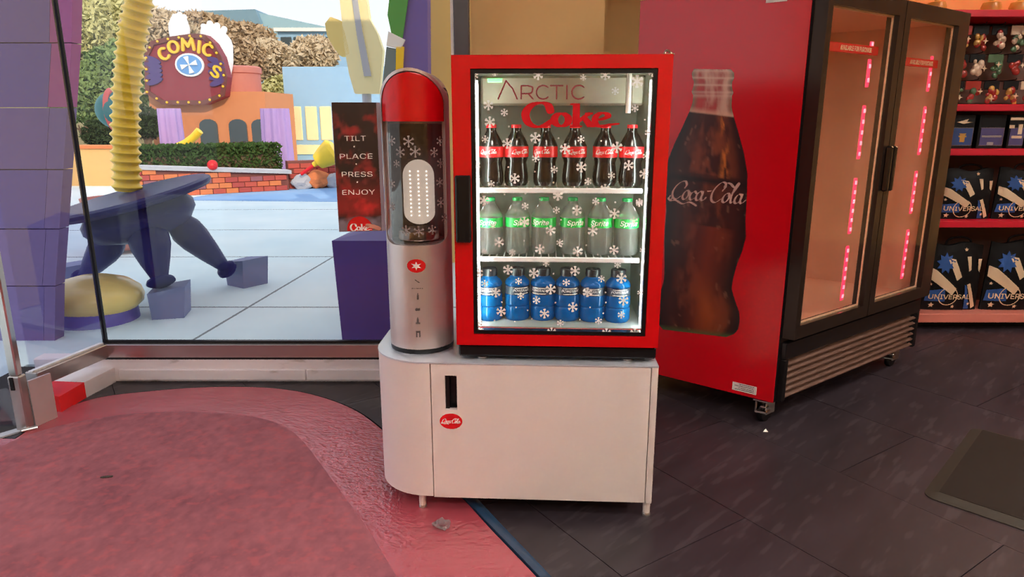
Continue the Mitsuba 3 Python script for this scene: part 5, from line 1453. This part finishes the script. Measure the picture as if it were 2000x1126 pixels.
# trees and shrubs
trees = [(160, 95, 28, 90, 70, 'm_leaf_olive', 'pale olive bushy tree left of the ridged pole'), (205, 45, 38, 80, 45, 'm_leaf_olive', 'pale olive tree rising highest left of the ridged pole'), (235, 150, 25, 75, 60, 'm_leaf_green', 'dark green tree low behind the ridged pole'),
         (170, 190, 19, 60, 45, 'm_leaf_green', 'dark green shrub at the left end of the tan wall'), (310, 62, 34, 70, 42, 'm_leaf_tan', 'bare tan tree right behind the ridged pole'), (390, 58, 37, 70, 32, 'm_leaf_brown', 'bare brown tree behind the white sculptures'),
         (470, 85, 28, 70, 38, 'm_leaf_brown', 'bare brown bushy tree right of the white sculptures'), (528, 118, 25.2, 50, 36, 'm_leaf_tan', 'bare tan tree in front of the tall pale blue building'), (612, 108, 28, 45, 34, 'm_leaf_tan', 'thin tan tree in front of the pale blue building windows'),
         (470, 120, 22.9, 50, 46, 'm_leaf_brown', 'low brown tree behind the dusty pink tub'), (560, 190, 23, 50, 40, 'm_leaf_olive', 'olive shrub above the pale blue painted building'), (350, 150, 23.2, 60, 55, 'm_leaf_brown', 'low brown tree behind the comic sign'), (285, 240, 17.2, 30, 28, 'm_leaf_dark', 'dark shrub on top of the tan wall'), (200, 262, 16.4, 34, 24, 'm_leaf_dark', 'dark shrub at the middle of the tan wall'), (420, 190, 21.7, 50, 26, 'm_leaf_green', 'green shrub behind the orange shop front')]
for i, (u, v_, Y, ru, rv, m_, nm) in enumerate(trees):
    c = at(u, v_, Y)
    k_ = (Y * _c + .3) / F
    rx, rz = ru * k_, rv * k_
    t = thing('tree', nm, 'tree')
    thin = m_ in ('m_leaf_tan', 'm_leaf_brown')
    put(t + '__foliage', foliage(None, None, 5200 if not thin else 4200, .13 * Y / 25 * (1 if not thin else .9), 20 + i, shell=(c, (rx, min(rx, 1.1), rz))), m_, kind='stuff')
    g = np.random.default_rng(90 + i)
    base = np.array([c[0], Y, -.05])
    br = [tube([base, base + (c - base) * .5, c + [0, 0, -rz * .2]], [.14, .10, .07], 7)]
    for q in range(9):
        e = c + np.array([g.uniform(-.8, .8) * rx, g.uniform(-.5, .5), g.uniform(.1, .9) * rz])
        m0 = base + (c - base) * g.uniform(.6, 1.0)
        br.append(tube(smoothpts([m0, (m0 + e) / 2 + g.normal(size=3) * .1, e], 3), np.linspace(.05, .015, 7), 5))
    put(t + '__trunk', cat(*br), 'm_bark', smooth=60)
# round coral and teal sculpture (half seen)
bs = thing('round_sculpture', 'coral and teal round sculpture behind the ridged pole', 'sculpture')
ps_ = at(226, 215, 9.0)
put(bs + '__ball', xf(trimesh.creation.icosphere(3, .23), mat4(ps_)), 'm_teal', 'teal ball', smooth=True)
put(bs + '__crest', xf(lathe([(.20, -.03), (.27, -.03), (.27, .03), (.20, .03), (.20, -.03)], 32), mat4(ps_, (0, .8, .2), (0, -.2, .98), (.97, .2, 0))), 'm_coral', 'coral crest', smooth=40)
put(bs + '__stand', tube([(ps_[0], 9.0, -.02), (ps_[0], 9.0, ps_[2] - .1)], .05), 'm_navy')
# pale yellow weathered cut-out
yw = thing('yellow_cutout', 'pale yellow and grey weathered figure on a post beyond the instruction sign', 'sculpture')
Yy = 8.0
gy = lambda u, v_: tuple(float(x) for x in at(u, v_, Yy)[[0, 2]])
fy = mat4((0, Yy, 0), (1, 0, 0), (0, 0, 1), (0, -1, 0))
put(yw + '__figure', xf(extr(Polygon([gy(u, v_) for u, v_ in [(668, -30), (672, 0), (676, 40), (680, 90), (690, 145), (700, 180), (742, 180), (748, 100), (738, 70), (722, 40), (712, -30)]]).buffer(.02), .12), fy), 'm_pale_yellow')
put(yw + '__stripe', xf(extr(Polygon([gy(u, v_) for u, v_ in [(690, -20), (700, -20), (712, 60), (730, 150), (716, 150), (702, 70)]]), .14), fy), 'm_coping', 'grey stripe')
put(yw + '__head', xf(extr(Polygon([gy(u, v_) for u, v_ in [(644, 50), (652, 40), (668, 46), (676, 70), (684, 104), (672, 108), (662, 96), (648, 72)]]).buffer(.02), .12), fy), mat('m_mustard', (226, 204, 130), 0.7), 'mustard patch')
put(yw + '__post', tube([(gy(718, 180)[0], Yy - .06, -.02), (gy(718, 180)[0], Yy - .06, gy(718, 178)[1])], .05), 'm_coping')
